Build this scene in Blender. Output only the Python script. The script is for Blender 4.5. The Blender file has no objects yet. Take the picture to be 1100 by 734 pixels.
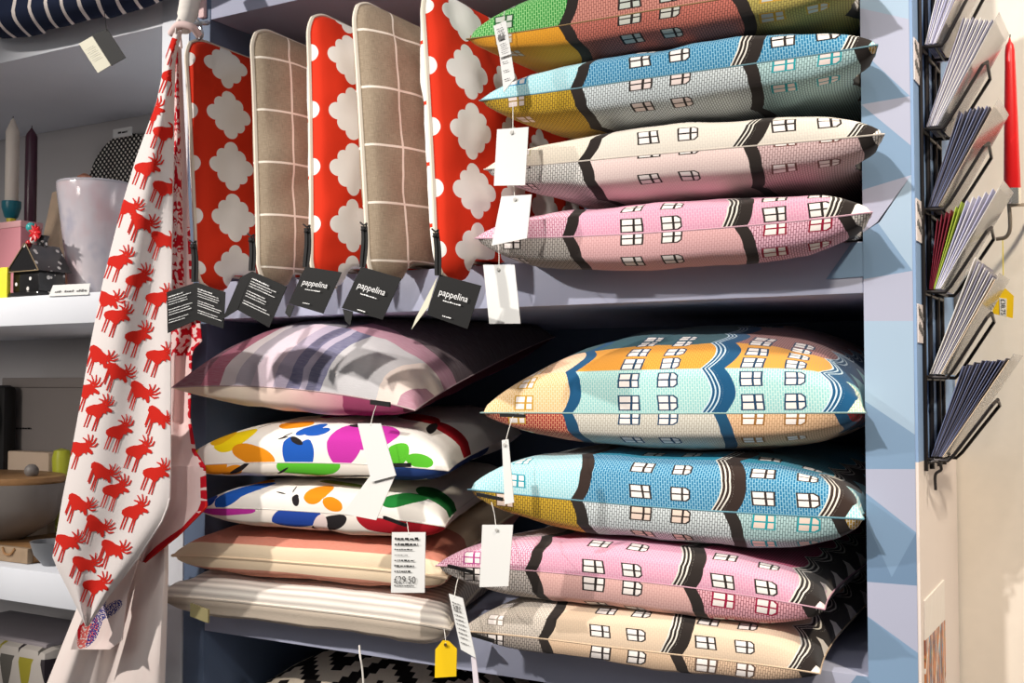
import bpy, bmesh, math, random
from mathutils import Vector, Matrix, noise
from mathutils.geometry import tessellate_polygon

random.seed(7)
C = bpy.context.scene.collection
PI = math.pi
V = Vector

# ------------------------------------------------------------------ camera
YAW = math.radians(30.3)
PITCH = math.atan(47 / 1200)
CAM = V((0, 0, 1.35))
F = V((-math.sin(YAW) * math.cos(PITCH), math.cos(YAW) * math.cos(PITCH), math.sin(PITCH)))
R = V((math.cos(YAW), math.sin(YAW), 0))
U = R.cross(F)
cam_d = bpy.data.cameras.new('camera')
cam_d.sensor_width = 36
cam_d.lens = 36 * 1200 / 1100
cam_d.clip_start = 0.02
cam = bpy.data.objects.new('camera', cam_d)
C.objects.link(cam)
m = Matrix((R, U, -F)).transposed().to_4x4()
m.translation = CAM
cam.matrix_world = m
bpy.context.scene.camera = cam


def ray(px, py):
    return F + R * ((px - 550) / 1200) + U * ((367 - py) / 1200)


def at(px, py, Y):
    d = ray(px, py)
    return CAM + d * (Y / d.y)


def atx(px, py, X):
    d = ray(px, py)
    return CAM + d * (X / d.x)


D = 1.2                       # plane of the shelf fronts


# ------------------------------------------------------------------ materials
def lin(c):
    out = []
    for v in c[:3]:
        v = v / 255
        out.append(v / 12.92 if v <= .04045 else ((v + .055) / 1.055) ** 2.4)
    return (*out, 1)


NT = None


class E:
    def __init__(s, sock): s.s = sock
    def __add__(a, b): return mth('ADD', a, b)
    def __radd__(a, b): return mth('ADD', b, a)
    def __sub__(a, b): return mth('SUBTRACT', a, b)
    def __rsub__(a, b): return mth('SUBTRACT', b, a)
    def __mul__(a, b): return mth('MULTIPLY', a, b)
    def __rmul__(a, b): return mth('MULTIPLY', b, a)
    def __truediv__(a, b): return mth('DIVIDE', a, b)
    def __lt__(a, b): return mth('LESS_THAN', a, b)
    def __gt__(a, b): return mth('GREATER_THAN', a, b)
    def __abs__(a): return mth('ABSOLUTE', a)


def put(sock, v):
    if isinstance(v, E):
        NT.links.new(v.s, sock)
    else:
        sock.default_value = v


def mth(op, *args):
    n = NT.nodes.new('ShaderNodeMath')
    n.operation = op
    for i, a in enumerate(args):
        put(n.inputs[i], a)
    return E(n.outputs[0])


def mn(*a):
    r = a[0]
    for b in a[1:]: r = mth('MINIMUM', r, b)
    return r


def mx(*a):
    r = a[0]
    for b in a[1:]: r = mth('MAXIMUM', r, b)
    return r


def fract(a): return mth('FRACT', a)
def floor_(a): return mth('FLOOR', a)
def inv(a): return 1.0 - a


def mix(f, a, b):
    n = NT.nodes.new('ShaderNodeMix')
    n.data_type = 'RGBA'
    put(n.inputs[0], f)
    for i, c in ((6, a), (7, b)):
        if isinstance(c, E): NT.links.new(c.s, n.inputs[i])
        else: n.inputs[i].default_value = lin(c)
    return E(n.outputs[2])


def uv():
    n = NT.nodes.new('ShaderNodeUVMap')
    s = NT.nodes.new('ShaderNodeSeparateXYZ')
    NT.links.new(n.outputs[0], s.inputs[0])
    return E(s.outputs[0]), E(s.outputs[1])


def objco():
    n = NT.nodes.new('ShaderNodeTexCoord')
    s = NT.nodes.new('ShaderNodeSeparateXYZ')
    NT.links.new(n.outputs['Object'], s.inputs[0])
    return E(s.outputs[0]), E(s.outputs[1]), E(s.outputs[2])


def comb(x, y, z=0.0):
    n = NT.nodes.new('ShaderNodeCombineXYZ')
    for i, v in enumerate((x, y, z)): put(n.inputs[i], v)
    return E(n.outputs[0])


def nz(vec, scale, detail=2.0, rough=.5):
    n = NT.nodes.new('ShaderNodeTexNoise')
    if vec is not None: NT.links.new(vec.s, n.inputs['Vector'])
    n.inputs['Scale'].default_value = scale
    n.inputs['Detail'].default_value = detail
    n.inputs['Roughness'].default_value = rough
    return E(n.outputs[0])


def ell(x, y, cx, cy, rx, ry, ang=0):
    c, s = math.cos(ang), math.sin(ang)
    dx, dy = x - cx, y - cy
    p = (dx * (c / rx)) + (dy * (s / rx))
    q = (dy * (c / ry)) - (dx * (s / ry))
    return p * p + q * q


MATS = {}


def material(name, colour, rough=.8, metal=0.0, bump=None, bump_s=.3, bump_d=.002, spec=.3, trans=0.0, sheen=0.0, coat=0.0, alpha=None, grain=0.0):
    """colour: sRGB triple, or a function that builds nodes and returns a colour"""
    global NT
    if name in MATS: return MATS[name]
    mt = bpy.data.materials.new(name)
    mt.use_nodes = True
    NT = mt.node_tree
    b = NT.nodes['Principled BSDF']
    b.inputs['Roughness'].default_value = rough
    b.inputs['Metallic'].default_value = metal
    b.inputs['Specular IOR Level'].default_value = spec
    b.inputs['Transmission Weight'].default_value = trans
    b.inputs['Sheen Weight'].default_value = sheen
    b.inputs['Coat Weight'].default_value = coat
    if alpha is not None: b.inputs['Alpha'].default_value = alpha
    if callable(colour):
        c = colour()
        NT.links.new(c.s, b.inputs['Base Color'])
    elif grain:
        x, y, z = objco()
        n = nz(comb(x, y, z), 60, 3)
        d = [max(0, v * (1 - grain)) for v in colour]
        u_ = [min(255, v * (1 + grain)) for v in colour]
        NT.links.new(mix(n, d, u_).s, b.inputs['Base Color'])
    else:
        x, y, z = objco()
        n = nz(comb(x, y, z), 9, 2)
        d = [v * .97 for v in colour]
        NT.links.new(mix(n, d, colour).s, b.inputs['Base Color'])
    if bump:
        bn = NT.nodes.new('ShaderNodeBump')
        bn.inputs['Strength'].default_value = bump_s
        bn.inputs['Distance'].default_value = bump_d
        h = bump()
        NT.links.new(h.s, bn.inputs['Height'])
        NT.links.new(bn.outputs[0], b.inputs['Normal'])
    MATS[name] = mt
    return mt


def weave():
    u, v = uv()
    return nz(comb(u * 1.0, v * 1.0), 260, 2)


# ------------------------------------------------------------------ objects
def finish(name, verts, faces, mats, parent=None, uvs=None, smooth=True, midx=None, label=None, cat=None, group=None, kind=None):
    me = bpy.data.meshes.new(name)
    vs = [V(v) for v in verts]
    lo = V([min(v[i] for v in vs) for i in range(3)])
    hi = V([max(v[i] for v in vs) for i in range(3)])
    base = V(((lo.x + hi.x) / 2, (lo.y + hi.y) / 2, lo.z))
    me.from_pydata([v - base for v in vs], [], faces)
    if not isinstance(mats, (list, tuple)): mats = [mats]
    for mt in mats: me.materials.append(mt)
    if midx:
        for p, i in zip(me.polygons, midx): p.material_index = i
    if uvs:
        l = me.uv_layers.new(name='UVMap')
        for p in me.polygons:
            for li in p.loop_indices:
                l.data[li].uv = uvs[me.loops[li].vertex_index]
    if smooth:
        for p in me.polygons: p.use_smooth = True
    me.update()
    o = bpy.data.objects.new(name, me)
    C.objects.link(o)
    if parent:
        o.parent = parent
        o.location = base - wloc(parent)
    else:
        o.location = base
    props(o, label, cat, group, kind)
    return o


def wloc(o):
    l = V(o.location)
    while o.parent:
        o = o.parent
        l += V(o.location)
    return l


def props(o, label=None, cat=None, group=None, kind=None):
    if label: o['label'] = label
    if cat: o['category'] = cat
    if group: o['group'] = group
    if kind: o['kind'] = kind
    return o


def empty(name, loc, label, cat, group=None):
    o = bpy.data.objects.new(name, None)
    o.empty_display_size = .05
    o.location = loc
    C.objects.link(o)
    return props(o, label, cat, group)


class MB:
    """collects shapes, builds one mesh"""
    def __init__(s): s.v = []; s.f = []; s.mi = []; s.uv = []; s.cur = 0

    def add(s, vs, fs, uvs=None):
        o = len(s.v)
        s.v += [V(v) for v in vs]
        s.uv += uvs if uvs else [(0, 0)] * len(vs)
        for f in fs:
            s.f.append([i + o for i in f]); s.mi.append(s.cur)
        return s

    def box(s, lo, hi, bev=0.0):
        bm = bmesh.new()
        bmesh.ops.create_cube(bm, size=1)
        lo, hi = V(lo), V(hi)
        for v in bm.verts:
            v.co = V([lo[i] + (v.co[i] + .5) * (hi[i] - lo[i]) for i in range(3)])
        if bev:
            bmesh.ops.bevel(bm, geom=bm.edges[:], offset=bev, segments=2, affect='EDGES', profile=.5)
        return s.bm(bm)

    def bm(s, bm, mat=None):
        bm.verts.ensure_lookup_table()
        for i, v in enumerate(bm.verts): v.index = i
        vs = [(mat @ v.co) if mat else v.co.copy() for v in bm.verts]
        fs = [[v.index for v in f.verts] for f in bm.faces]
        bm.free()
        return s.add(vs, fs)

    def tube(s, pts, r, n=8, closed=False, cap=True):
        pts = [V(p) for p in pts]
        m_ = len(pts)
        rs = r if isinstance(r, (list, tuple)) else [r] * m_
        vs, fs = [], []
        nrm = None
        for i, p in enumerate(pts):
            if closed: t = pts[(i + 1) % m_] - pts[i - 1]
            else: t = pts[min(i + 1, m_ - 1)] - pts[max(i - 1, 0)]
            if t.length < 1e-9: t = V((0, 0, 1))
            t.normalize()
            if nrm is None:
                nrm = t.orthogonal().normalized()
            else:
                nrm = (nrm - t * nrm.dot(t))
                if nrm.length < 1e-6: nrm = t.orthogonal()
                nrm.normalize()
            bn = t.cross(nrm)
            for k in range(n):
                a = 2 * PI * k / n
                vs.append(p + (nrm * math.cos(a) + bn * math.sin(a)) * rs[i])
        rng = m_ if closed else m_ - 1
        for i in range(rng):
            for k in range(n):
                j = (i + 1) % m_
                fs.append([i * n + k, i * n + (k + 1) % n, j * n + (k + 1) % n, j * n + k])
        if cap and not closed:
            fs.append(list(range(n))[::-1]); fs.append([(m_ - 1) * n + k for k in range(n)])
        return s.add(vs, fs)

    def lathe(s, prof, c, n=32, sx=1, sy=1):
        c = V(c)
        vs, fs = [], []
        for r, z in prof:
            for k in range(n):
                a = 2 * PI * k / n
                vs.append(c + V((r * math.cos(a) * sx, r * math.sin(a) * sy, z)))
        for i in range(len(prof) - 1):
            for k in range(n):
                fs.append([i * n + k, i * n + (k + 1) % n, (i + 1) * n + (k + 1) % n, (i + 1) * n + k])
        if prof[0][0] > 1e-4: fs.append(list(range(n))[::-1])
        if prof[-1][0] > 1e-4: fs.append([(len(prof) - 1) * n + k for k in range(n)])
        return s.add(vs, fs)

    def prism(s, poly, off):
        """planar polygon (3-D points) given thickness along off"""
        off = V(off)
        n = len(poly)
        vs = [V(p) for p in poly] + [V(p) + off for p in poly]
        tris = tessellate_polygon([[V(p) for p in poly]])
        fs = [list(t) for t in tris] + [[i + n for i in t][::-1] for t in tris]
        fs += [[i, (i + 1) % n, (i + 1) % n + n, i + n] for i in range(n)]
        return s.add(vs, fs)

    def build(s, name, mats, parent=None, smooth=True, fixn=True, **k):
        o = finish(name, s.v, s.f, mats, parent, s.uv, smooth, s.mi, **k)
        if fixn:
            bm = bmesh.new(); bm.from_mesh(o.data)
            bmesh.ops.recalc_face_normals(bm, faces=bm.faces[:])
            bm.to_mesh(o.data); bm.free()
        if smooth:
            for e in o.data.edges: pass
            o.data.set_sharp_from_angle(angle=math.radians(38))
        return o


def curve_pts(pts, n=8):
    """Catmull-Rom through the points"""
    pts = [V(p) for p in pts]
    P = [pts[0] * 2 - pts[1]] + pts + [pts[-1] * 2 - pts[-2]]
    out = []
    for i in range(1, len(P) - 2):
        for k in range(n):
            t = k / n
            a, b, c, d = P[i - 1:i + 3]
            out.append(.5 * ((2 * b) + (c - a) * t + (2 * a - 5 * b + 4 * c - d) * t * t + (3 * b - a - 3 * c + d) * t ** 3))
    out.append(pts[-1])
    return out


_text_cache = {}


def text_mesh(s):
    if s in _text_cache: return _text_cache[s]
    cu = bpy.data.curves.new('lettering', 'FONT')
    cu.body = s
    cu.resolution_u = 3
    o = bpy.data.objects.new('lettering', cu)
    C.objects.link(o)
    bpy.context.view_layer.update()
    me = bpy.data.meshes.new_from_object(o)
    vs = [v.co.copy() for v in me.vertices]
    fs = [list(p.vertices) for p in me.polygons]
    bpy.data.objects.remove(o)
    bpy.data.meshes.remove(me)
    x0 = min(v.x for v in vs); x1 = max(v.x for v in vs)
    vs = [V((v.x - x0, v.y, 0)) for v in vs]
    _text_cache[s] = (vs, fs, x1 - x0)
    return _text_cache[s]


def write(mb, s, o, ux, uy, width=None, size=None):
    """lettering starting at o, running along ux with up uy (unit vectors)"""
    vs, fs, w = text_mesh(s)
    k = width / w if width else size
    mb.add([V(o) + V(ux) * (v.x * k) + V(uy) * (v.y * k) for v in vs], fs)


def scribble(mb, o, ux, uy, width, h, rnd):
    """a line of print too small to read: short dashes of uneven length"""
    x = 0
    while x < width:
        w = min(rnd.uniform(.6, 2.2) * h, width - x)
        p = V(o) + V(ux) * x
        hh = h * rnd.uniform(.55, 1)
        mb.add([p, p + V(ux) * w, p + V(ux) * w + V(uy) * hh, p + V(uy) * hh], [[0, 1, 2, 3]])
        x += w + h * rnd.uniform(.25, .6)


# ------------------------------------------------------------------ cushions
def cushion(name, FL, FR, BL, BR, up, ht, hb, mats, pinch=.012, ex=(2.4, 2.4), p=.55, sag=0.0, wr=.004, seed=0, N=44, clamp=None, pleat=0.0, pb=None, belly=0.0, corner=0.0, **kw):
    FL, FR, BL, BR, up = map(V, (FL, FR, BL, BR, up))
    A = (FR - FL); W = A.length; A.normalize()
    B = ((BL - FL) + (BR - FR)) * .5; Dp = B.length; B.normalize()
    vs, fs, uvs, mi = [], [], [], []
    seam = {}
    flip = A.cross(B).dot(up) < 0
    for side, H, sg in ((0, ht, 1), (1, hb, -1)):
        o = len(vs)
        for i in range(N + 1):
            s_ = i / N
            a = .45 * s_ + .55 * (.5 - .5 * math.cos(PI * s_))
            prev = None; arc = 0
            for j in range(N + 1):
                t_ = j / N
                b = .45 * t_ + .55 * (.5 - .5 * math.cos(PI * t_))
                P0 = (FL * (1 - a) + FR * a) * (1 - b) + (BL * (1 - a) + BR * a) * b
                qa, qb = abs(2 * a - 1), abs(2 * b - 1)
                P0 = P0 + B * (pinch * (1 - qa ** 3) * (1 - 2 * b)) + A * (pinch * (1 - qb ** 3) * (1 - 2 * a))
                if corner:
                    cw = corner * max(0, (qa - .8) / .2) ** 1.5 * max(0, (qb - .8) / .2) ** 1.5
                    P0 = P0 + A * (cw * (1 if a < .5 else -1)) + B * (cw * (1 if b < .5 else -1))
                P0 = P0 + up * (sag * (1 - qa ** 2) * (1 - b))
                base = max(0, (1 - qa ** ex[0]) * (1 - qb ** ex[1]))
                if pb is not None: hn = max(0, 1 - qa ** ex[0]) ** p * max(0, 1 - qb ** ex[1]) ** pb
                else: hn = base ** p
                h = H * hn
                P0 = P0 - B * (belly * math.sin(PI * min(1, hn)) * (1 if b < .5 else -1) * (1 - qa ** 6))
                q = V((a * 5 + seed * 3.1, b * 5, side * 7.7 + seed))
                h += wr * noise.noise(q) * min(1, base * 3)
                h += wr * .5 * noise.noise(q * 2.7) * min(1, base * 3)
                if pleat:
                    h += pleat * math.sin(a * 40 + 3 * noise.noise(V((a * 8, seed, 1)))) * math.exp(-b * 14) * min(1, base * 4)
                pt = P0 + up * (h * sg)
                if clamp: pt = clamp(pt)
                if prev is not None: arc += (pt - prev).length
                prev = pt
                vs.append(pt); uvs.append((a, arc / W))
                if side == 0: seam[(i, j)] = pt
        for i in range(N):
            for j in range(N):
                q = [o + i * (N + 1) + j, o + (i + 1) * (N + 1) + j, o + (i + 1) * (N + 1) + j + 1, o + i * (N + 1) + j + 1]
                if flip != (side == 1): q.reverse()
                fs.append(q); mi.append(side)
    ob = finish(name, vs, fs, mats, None, uvs, True, mi, **kw)
    loop = [seam[(i, 0)] for i in range(N)] + [seam[(N, j)] for j in range(N)] + [seam[(i, N)] for i in range(N, 0, -1)] + [seam[(0, j)] for j in range(N, 0, -1)]
    return ob, loop


# ---- fabric with rows of narrow houses
CREAM = (236, 228, 220)


def houses(name, cells, bands, band_col, wins, rows, period, off=0.0, win_hh=.017, frame=None, fill=(238, 230, 226), brick=(255, 255, 255), brick_amt=.8, mort=.042, bulge=.03, lines=True, line_col=(225, 220, 210), ext=None):
    """cells[row][cell] = (background, brick colour); bands = positions along the seam; wins = [(a, frame colour)]"""
    def col():
        u, v = uv()
        wob = nz(comb(u, v), 14, 1)
        u2 = u + (wob - .5) * .012
        t = fract((v + off) / period)
        r = floor_((v + off) / period)
        ub = u2 - (t * (1.0 - t)) * (4 * bulge) - .0
        bt = NT.nodes.new('ShaderNodeTexBrick')
        NT.links.new(comb(v, u).s, bt.inputs['Vector'])
        bt.inputs['Scale'].default_value = 40
        bt.inputs['Mortar Size'].default_value = mort
        bt.inputs['Mortar Smooth'].default_value = .3
        bt.inputs['Color1'].default_value = (0, 0, 0, 1)
        bt.inputs['Color2'].default_value = (.25, .25, .25, 1)
        bt.inputs['Mortar'].default_value = (1, 1, 1, 1)
        bk = E(bt.outputs['Fac'])
        c = None; cb = None
        nr = len(cells)
        for ri, row in enumerate(cells):
            rc = None; rb = None
            for ci, (bg, br) in enumerate(row):
                if rc is None: rc, rb = mix(0.0, bg, bg), mix(0.0, br, br)
                else:
                    k = ub > bands[ci - 1]
                    rc, rb = mix(k, rc, bg), mix(k, rb, br)
            if c is None: c, cb = rc, rb
            else:
                k = r > (ri - .5)
                c, cb = mix(k, c, rc), mix(k, cb, rb)
        c = mix(bk * brick_amt, c, cb)
        # windows
        rr = None
        for rv in rows:
            d = abs(v - rv) / win_hh
            rr = d if rr is None else mn(rr, d)
        for wi, (wa, fc) in enumerate(wins):
            hw = .029 if wi % 2 else .0265
            x = (u2 - wa) / hw
            ax = abs(x)
            dd = mx(ax, rr)
            if wi % 2 == 0 and wi > 0:
                dd = mx(dd, (x + rr) * .62)
            inside = dd < 1.0
            fr = mx(dd > .84, mx(abs(x - .2) < .11, rr < .1))
            wc = mix(fr, fill, fc)
            c = mix(inside, c, wc)
        # roof bands
        for bi, bp in enumerate(bands):
            x = ub - bp
            c = mix((abs(x - .0) < .016), c, band_col)
            if lines and bi > 0:
                reg = abs(x + .031) < .0155
                ln = fract((x + .0465) / .0103) < .38
                c = mix(reg, c, mix(ln, band_col, line_col))
        return c
    return material(name, col, rough=.92, spec=.15, sheen=.15, bump=weave, bump_s=.25, bump_d=.001)


BLK = (42, 36, 34)


# ------------------------------------------------------------------ paint
def tone(name, c): return material(name, c, rough=.55, spec=.35)


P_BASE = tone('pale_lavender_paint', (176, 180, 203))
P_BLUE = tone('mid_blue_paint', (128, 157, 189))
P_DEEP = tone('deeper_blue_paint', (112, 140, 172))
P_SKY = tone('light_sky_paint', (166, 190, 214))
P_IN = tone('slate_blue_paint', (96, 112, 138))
P_WHITE = tone('white_grey_paint', (226, 229, 236))
BLACK = material('matt_black', (22, 22, 23), rough=.7)
WHITE = material('white_card', (226, 226, 224), rough=.6)
THREAD = material('white_thread', (225, 222, 215), rough=.9)
BLACK_CARD = material('black_card', (17, 17, 18), rough=.6, spec=.2)
INK = material('black_ink', (25, 24, 26), rough=.6)
WINK = material('white_ink', (235, 235, 235), rough=.6)
BRIBBON = material('black_ribbon', (20, 20, 21), rough=.6)

SH = dict(low=(1.35 - .36, 1.35 - .302), mid=(1.35 + .097, 1.35 + .152), top=(1.35 + .548, 1.35 + .61))
XL0, XL1 = at(200, 380, D).x, at(222, 380, D).x      # left upright of the main unit
XR0, XR1 = at(928.5, 380, D).x, at(981.5, 380, D).x  # right upright
XS0 = at(174, 30, D).x                               # upright of the neighbouring unit

# ---- main shelving unit
unit = empty('shelving_unit', ((XL0 + XR1) / 2, D + .25, 0), 'pale blue shelving unit holding the cushions, with faceted right-hand upright', 'shelf')
DEP = .52
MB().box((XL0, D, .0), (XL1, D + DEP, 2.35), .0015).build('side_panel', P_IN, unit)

# right upright: front face of painted facets, plain sides
mb = MB()
Lx, Rx, zt, zb = XR0, XR1, 2.35, 0.0


def zz(px, py): return at(px, py, D).z


# left-edge and right-edge stations (top to bottom) and tone of each facet
Lz = [zz(928, y) for y in (-60, 5, 53, 112, 146, 204, 246, 300, 350, 431, 437, 504, 530, 625, 662, 752)]
facets = []


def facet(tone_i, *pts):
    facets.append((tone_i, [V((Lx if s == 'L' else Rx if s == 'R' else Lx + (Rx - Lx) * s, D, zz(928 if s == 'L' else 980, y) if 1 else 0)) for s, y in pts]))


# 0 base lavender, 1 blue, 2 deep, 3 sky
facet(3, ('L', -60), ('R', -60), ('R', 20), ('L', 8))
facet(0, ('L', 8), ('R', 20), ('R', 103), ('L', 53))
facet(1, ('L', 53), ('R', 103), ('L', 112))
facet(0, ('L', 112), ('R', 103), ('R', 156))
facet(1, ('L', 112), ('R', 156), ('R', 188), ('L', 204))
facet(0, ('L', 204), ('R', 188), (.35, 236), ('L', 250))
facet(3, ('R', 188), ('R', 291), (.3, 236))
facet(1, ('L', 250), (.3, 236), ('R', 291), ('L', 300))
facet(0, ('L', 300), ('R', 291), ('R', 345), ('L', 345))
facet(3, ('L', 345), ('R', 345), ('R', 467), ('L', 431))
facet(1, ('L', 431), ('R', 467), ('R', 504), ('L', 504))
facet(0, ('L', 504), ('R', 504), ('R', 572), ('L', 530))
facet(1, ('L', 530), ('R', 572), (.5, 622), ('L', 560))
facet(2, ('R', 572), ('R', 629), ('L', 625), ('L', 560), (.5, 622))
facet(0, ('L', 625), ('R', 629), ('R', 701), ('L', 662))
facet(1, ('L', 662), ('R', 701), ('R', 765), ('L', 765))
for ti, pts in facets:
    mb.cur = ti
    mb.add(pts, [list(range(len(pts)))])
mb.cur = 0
zlo, zhi = zz(928, 765), zz(928, -60)
mb.box((Lx, D + .0008, 0), (Rx, D + .24, 2.35))
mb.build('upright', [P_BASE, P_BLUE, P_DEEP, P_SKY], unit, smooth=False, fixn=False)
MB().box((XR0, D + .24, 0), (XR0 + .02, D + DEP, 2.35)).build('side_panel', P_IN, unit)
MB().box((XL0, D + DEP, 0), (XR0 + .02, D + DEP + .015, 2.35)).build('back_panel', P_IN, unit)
for k in ('low', 'mid', 'top'):
    z0, z1 = SH[k]
    mb = MB()
    mb.box((XL1, D + .001, z0), (XR0, D + DEP, z1), .0012)
    if k != 'top':
        mb.cur = 1
        x0 = at(887, 303, D).x
        pts = [V((x0, D + .0004, z0 + (z1 - z0) * .3)), V((XR0, D + .0004, z0 + (z1 - z0) * .32)), V((XR0, D + .0004, z1 - .001)), V((XR0 - .012, D + .0004, z1 - .001))]
        mb.add(pts, [[0, 1, 2, 3]])
    mb.build('shelf', [P_BASE, P_BLUE], unit, fixn=False)
MB().box((XL1, D + .01, .76), (XR0, D + DEP, .80), .0012).build('shelf', P_BASE, unit)

# ---- neighbouring unit on the left
XE = -3.1
unit2 = empty('shelving_unit', ((XE + XL0) / 2, D + .2, 0), 'white and grey shelving unit at the left edge, behind the tea towels', 'shelf')
DEP2 = .385
MB().box((XS0, D, 0), (XL0 - .002, D + DEP2, 2.35), .0015).build('side_panel', P_WHITE, unit2)
MB().box((XE, D, 0), (XE + .03, D + DEP2, 2.35), .0015).build('side_panel', P_WHITE, unit2)
MB().box((XE + .03, D + DEP2, 0), (XS0, D + DEP2 + .012, 2.35)).build('back_panel', tone('warm_grey_back', (190, 186, 186)), unit2)
for z0, z1 in ((1.35 - .36, 1.35 - .305), (1.35 + .1, 1.35 + .149), (1.35 + .555, 1.35 + .61), (.60, .65)):
    MB().box((XE + .03, D + .001, z0), (XS0, D + DEP2, z1), .0012).build('shelf', P_WHITE, unit2)

# ---- room
def big(name, lo, hi, mt, kind='structure'):
    return MB().box(lo, hi).build(name, mt, None, smooth=False, kind=kind)


big('floor', (-4.2, -3.2, -.05), (2.2, 1.76, 0), material('grey_floor', (130, 125, 120), rough=.5, grain=.06))
big('wall_back', (-4.2, D + DEP + .02, 0), (XR0 + .021, D + DEP + .1, 3.2), tone('wall_grey', (200, 198, 196)))
WR = D + .245
big('wall_right', (XR1 - .0, WR, 0), (2.2, WR + .1, 3.2), material('cream_plaster', (236, 226, 214), rough=.85, grain=.02))

# ------------------------------------------------------------------ right stacks
Wk = (50, 42, 40)
NAVY = (28, 62, 92)
TEAL = (32, 150, 160)
MUST = (196, 150, 50)


def hz(b, off1=(.173, .276), off2=(.083, .188), left=(.10,), fr=(BLK, BLK, BLK)):
    b0, b1 = b[0], b[1]
    w = [(left[0], fr[0])]
    for o in off1: w.append((b0 + o, fr[1]))
    for o in off2: w.append((b1 + o, fr[2]))
    # index parity decides which windows have the slanted side
    return w


def shelf_clamp(z, z1=None, x0=None, x1=None):
    def f(p):
        if p.y > D - .030:
            p = V((p.x, min(p.y, D + DEP - .004), max(p.z, z)))
            if z1: p.z = min(p.z, z1)
            if x0 is not None: p.x = max(p.x, x0)
            if x1 is not None: p.x = min(p.x, x1)
        return p
    return f


BAY_UP = shelf_clamp(SH['mid'][1] + .001, SH['top'][0] - .002, XL1 + .002, XR0 - .002)
BAY_LO = shelf_clamp(SH['low'][1] + .001, SH['mid'][0] - .002, XL1 + .002, XR0 - .002)
BAY_BT = shelf_clamp(.801, SH['low'][0] - .002, XL1 + .002, XR0 - .002)


def stack_cushion(key, l, r, YF, ht, hb, top, bot, label, group, depth=.46, rise=0.0, sag=0.0, clamp=None, YR=None, seed=1, tilt=0, **k):
    k = dict(dict(ex=(3.2, 8), p=.5, pb=.31, belly=.009, pinch=.018), **k)
    FL, FR = at(*l, YF), at(*r, YR or YF)
    dv = V((-math.sin(tilt), math.cos(tilt), 0)) * depth
    BL, BR = FL + dv, FR + dv
    zb = (FL.z + FR.z) / 2 + rise
    BL.z = zb; BR.z = zb
    BL.x += .01; BR.x = min(BR.x, XR0 - .012)
    return cushion('cushion', FL, FR, BL, BR, (0, 0, 1), ht, hb, [top, bot], sag=sag, clamp=clamp, seed=seed, label=label, cat='cushion', group=group, **k)


def loop_label(parent, px, py, w, h, Y, slant=0.0, mat=None, name='brand_loop'):
    o = at(px, py, Y)
    mb = MB()
    n = 8
    pts = []
    for i in range(n + 1):
        t = i / n
        pts.append((w * t, .0015 * math.sin(t * PI * 2)))
    vs, fs = [], []
    for x, y in pts:
        for dy, dz in ((0, -h / 2), (-.003, -h / 2), (-.003, h / 2), (0, h / 2)):
            vs.append(o + V((x, dy + y * .3, dz + x * slant)))
    for i in range(n):
        for k in range(4):
            fs.append([i * 4 + k, i * 4 + (k + 1) % 4, (i + 1) * 4 + (k + 1) % 4, (i + 1) * 4 + k])
    fs.append([0, 1, 2, 3]); fs.append([n * 4 + k for k in range(4)])
    mb.add(vs, fs)
    return mb.build(name, mat or BRIBBON, parent)


YF = 1.15


def settle(lower, upper):
    """let two stacked cushions press against each other instead of running through"""
    from mathutils.bvhtree import BVHTree
    trees = {}
    for o, side in ((lower, 0), (upper, 1)):
        me = o.data
        trees[o.name] = BVHTree.FromPolygons([v.co + o.location for v in me.vertices], [list(p.vertices) for p in me.polygons if p.material_index == side])
    new = []
    for o, side, other, dr in ((lower, 0, upper, 1), (upper, 1, lower, -1)):
        me = o.data
        idx = {i for p in me.polygons if p.material_index == side for i in p.vertices}
        for i in idx:
            w_ = me.vertices[i].co + o.location
            h = trees[other.name].ray_cast(w_ - V((0, 0, .3 * dr)), V((0, 0, dr)))
            if h[0] is not None and (w_.z - h[0].z) * dr > -.0016:
                new.append((me, i, (w_.z + h[0].z) / 2 - .0009 * dr - o.location.z))
    for me, i, z in new: me.vertices[i].co.z = z
    lower.data.update(); upper.data.update()


G_UP, G_LO = 'house-patterned cushions on the upper shelf', 'house-patterned cushions on the lower shelf'
TOPR = [.045, .105, .205, .265, .36, .42]
BOTR = [.012, .075, .17, .23]

# pink, bottom of the upper stack
b = [.253, .698, .9377]
PINK, PK2 = (216, 152, 178), (230, 186, 202)
t = houses('pink_house_top', [[((236, 200, 214), (176, 40, 100)), (PINK, PK2), (PINK, PK2), (CREAM, CREAM)], [(PINK, PK2)] * 4], b, BLK, hz(b, fr=((170, 30, 80), BLK, BLK)), [.02, .07, .16, .22], .12, bulge=.02)
u_ = houses('pink_house_bottom', [[((176, 170, 164), (70, 62, 60)), ((214, 170, 172), (190, 140, 140)), ((226, 180, 196), (110, 20, 55)), (CREAM, BLK)]], b, BLK, hz(b, fr=(BLK, BLK, (140, 20, 50))), [.012, .075], .16, bulge=.03, lines=False)
c4, c4_loop = stack_cushion('P4', (510, 256), (937, 228), 1.125, 0.04, 0.042, t, u_, 'pink house-patterned cushion at the bottom of the upper right stack', G_UP, sag=-.004, clamp=BAY_UP, seed=1)
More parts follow.
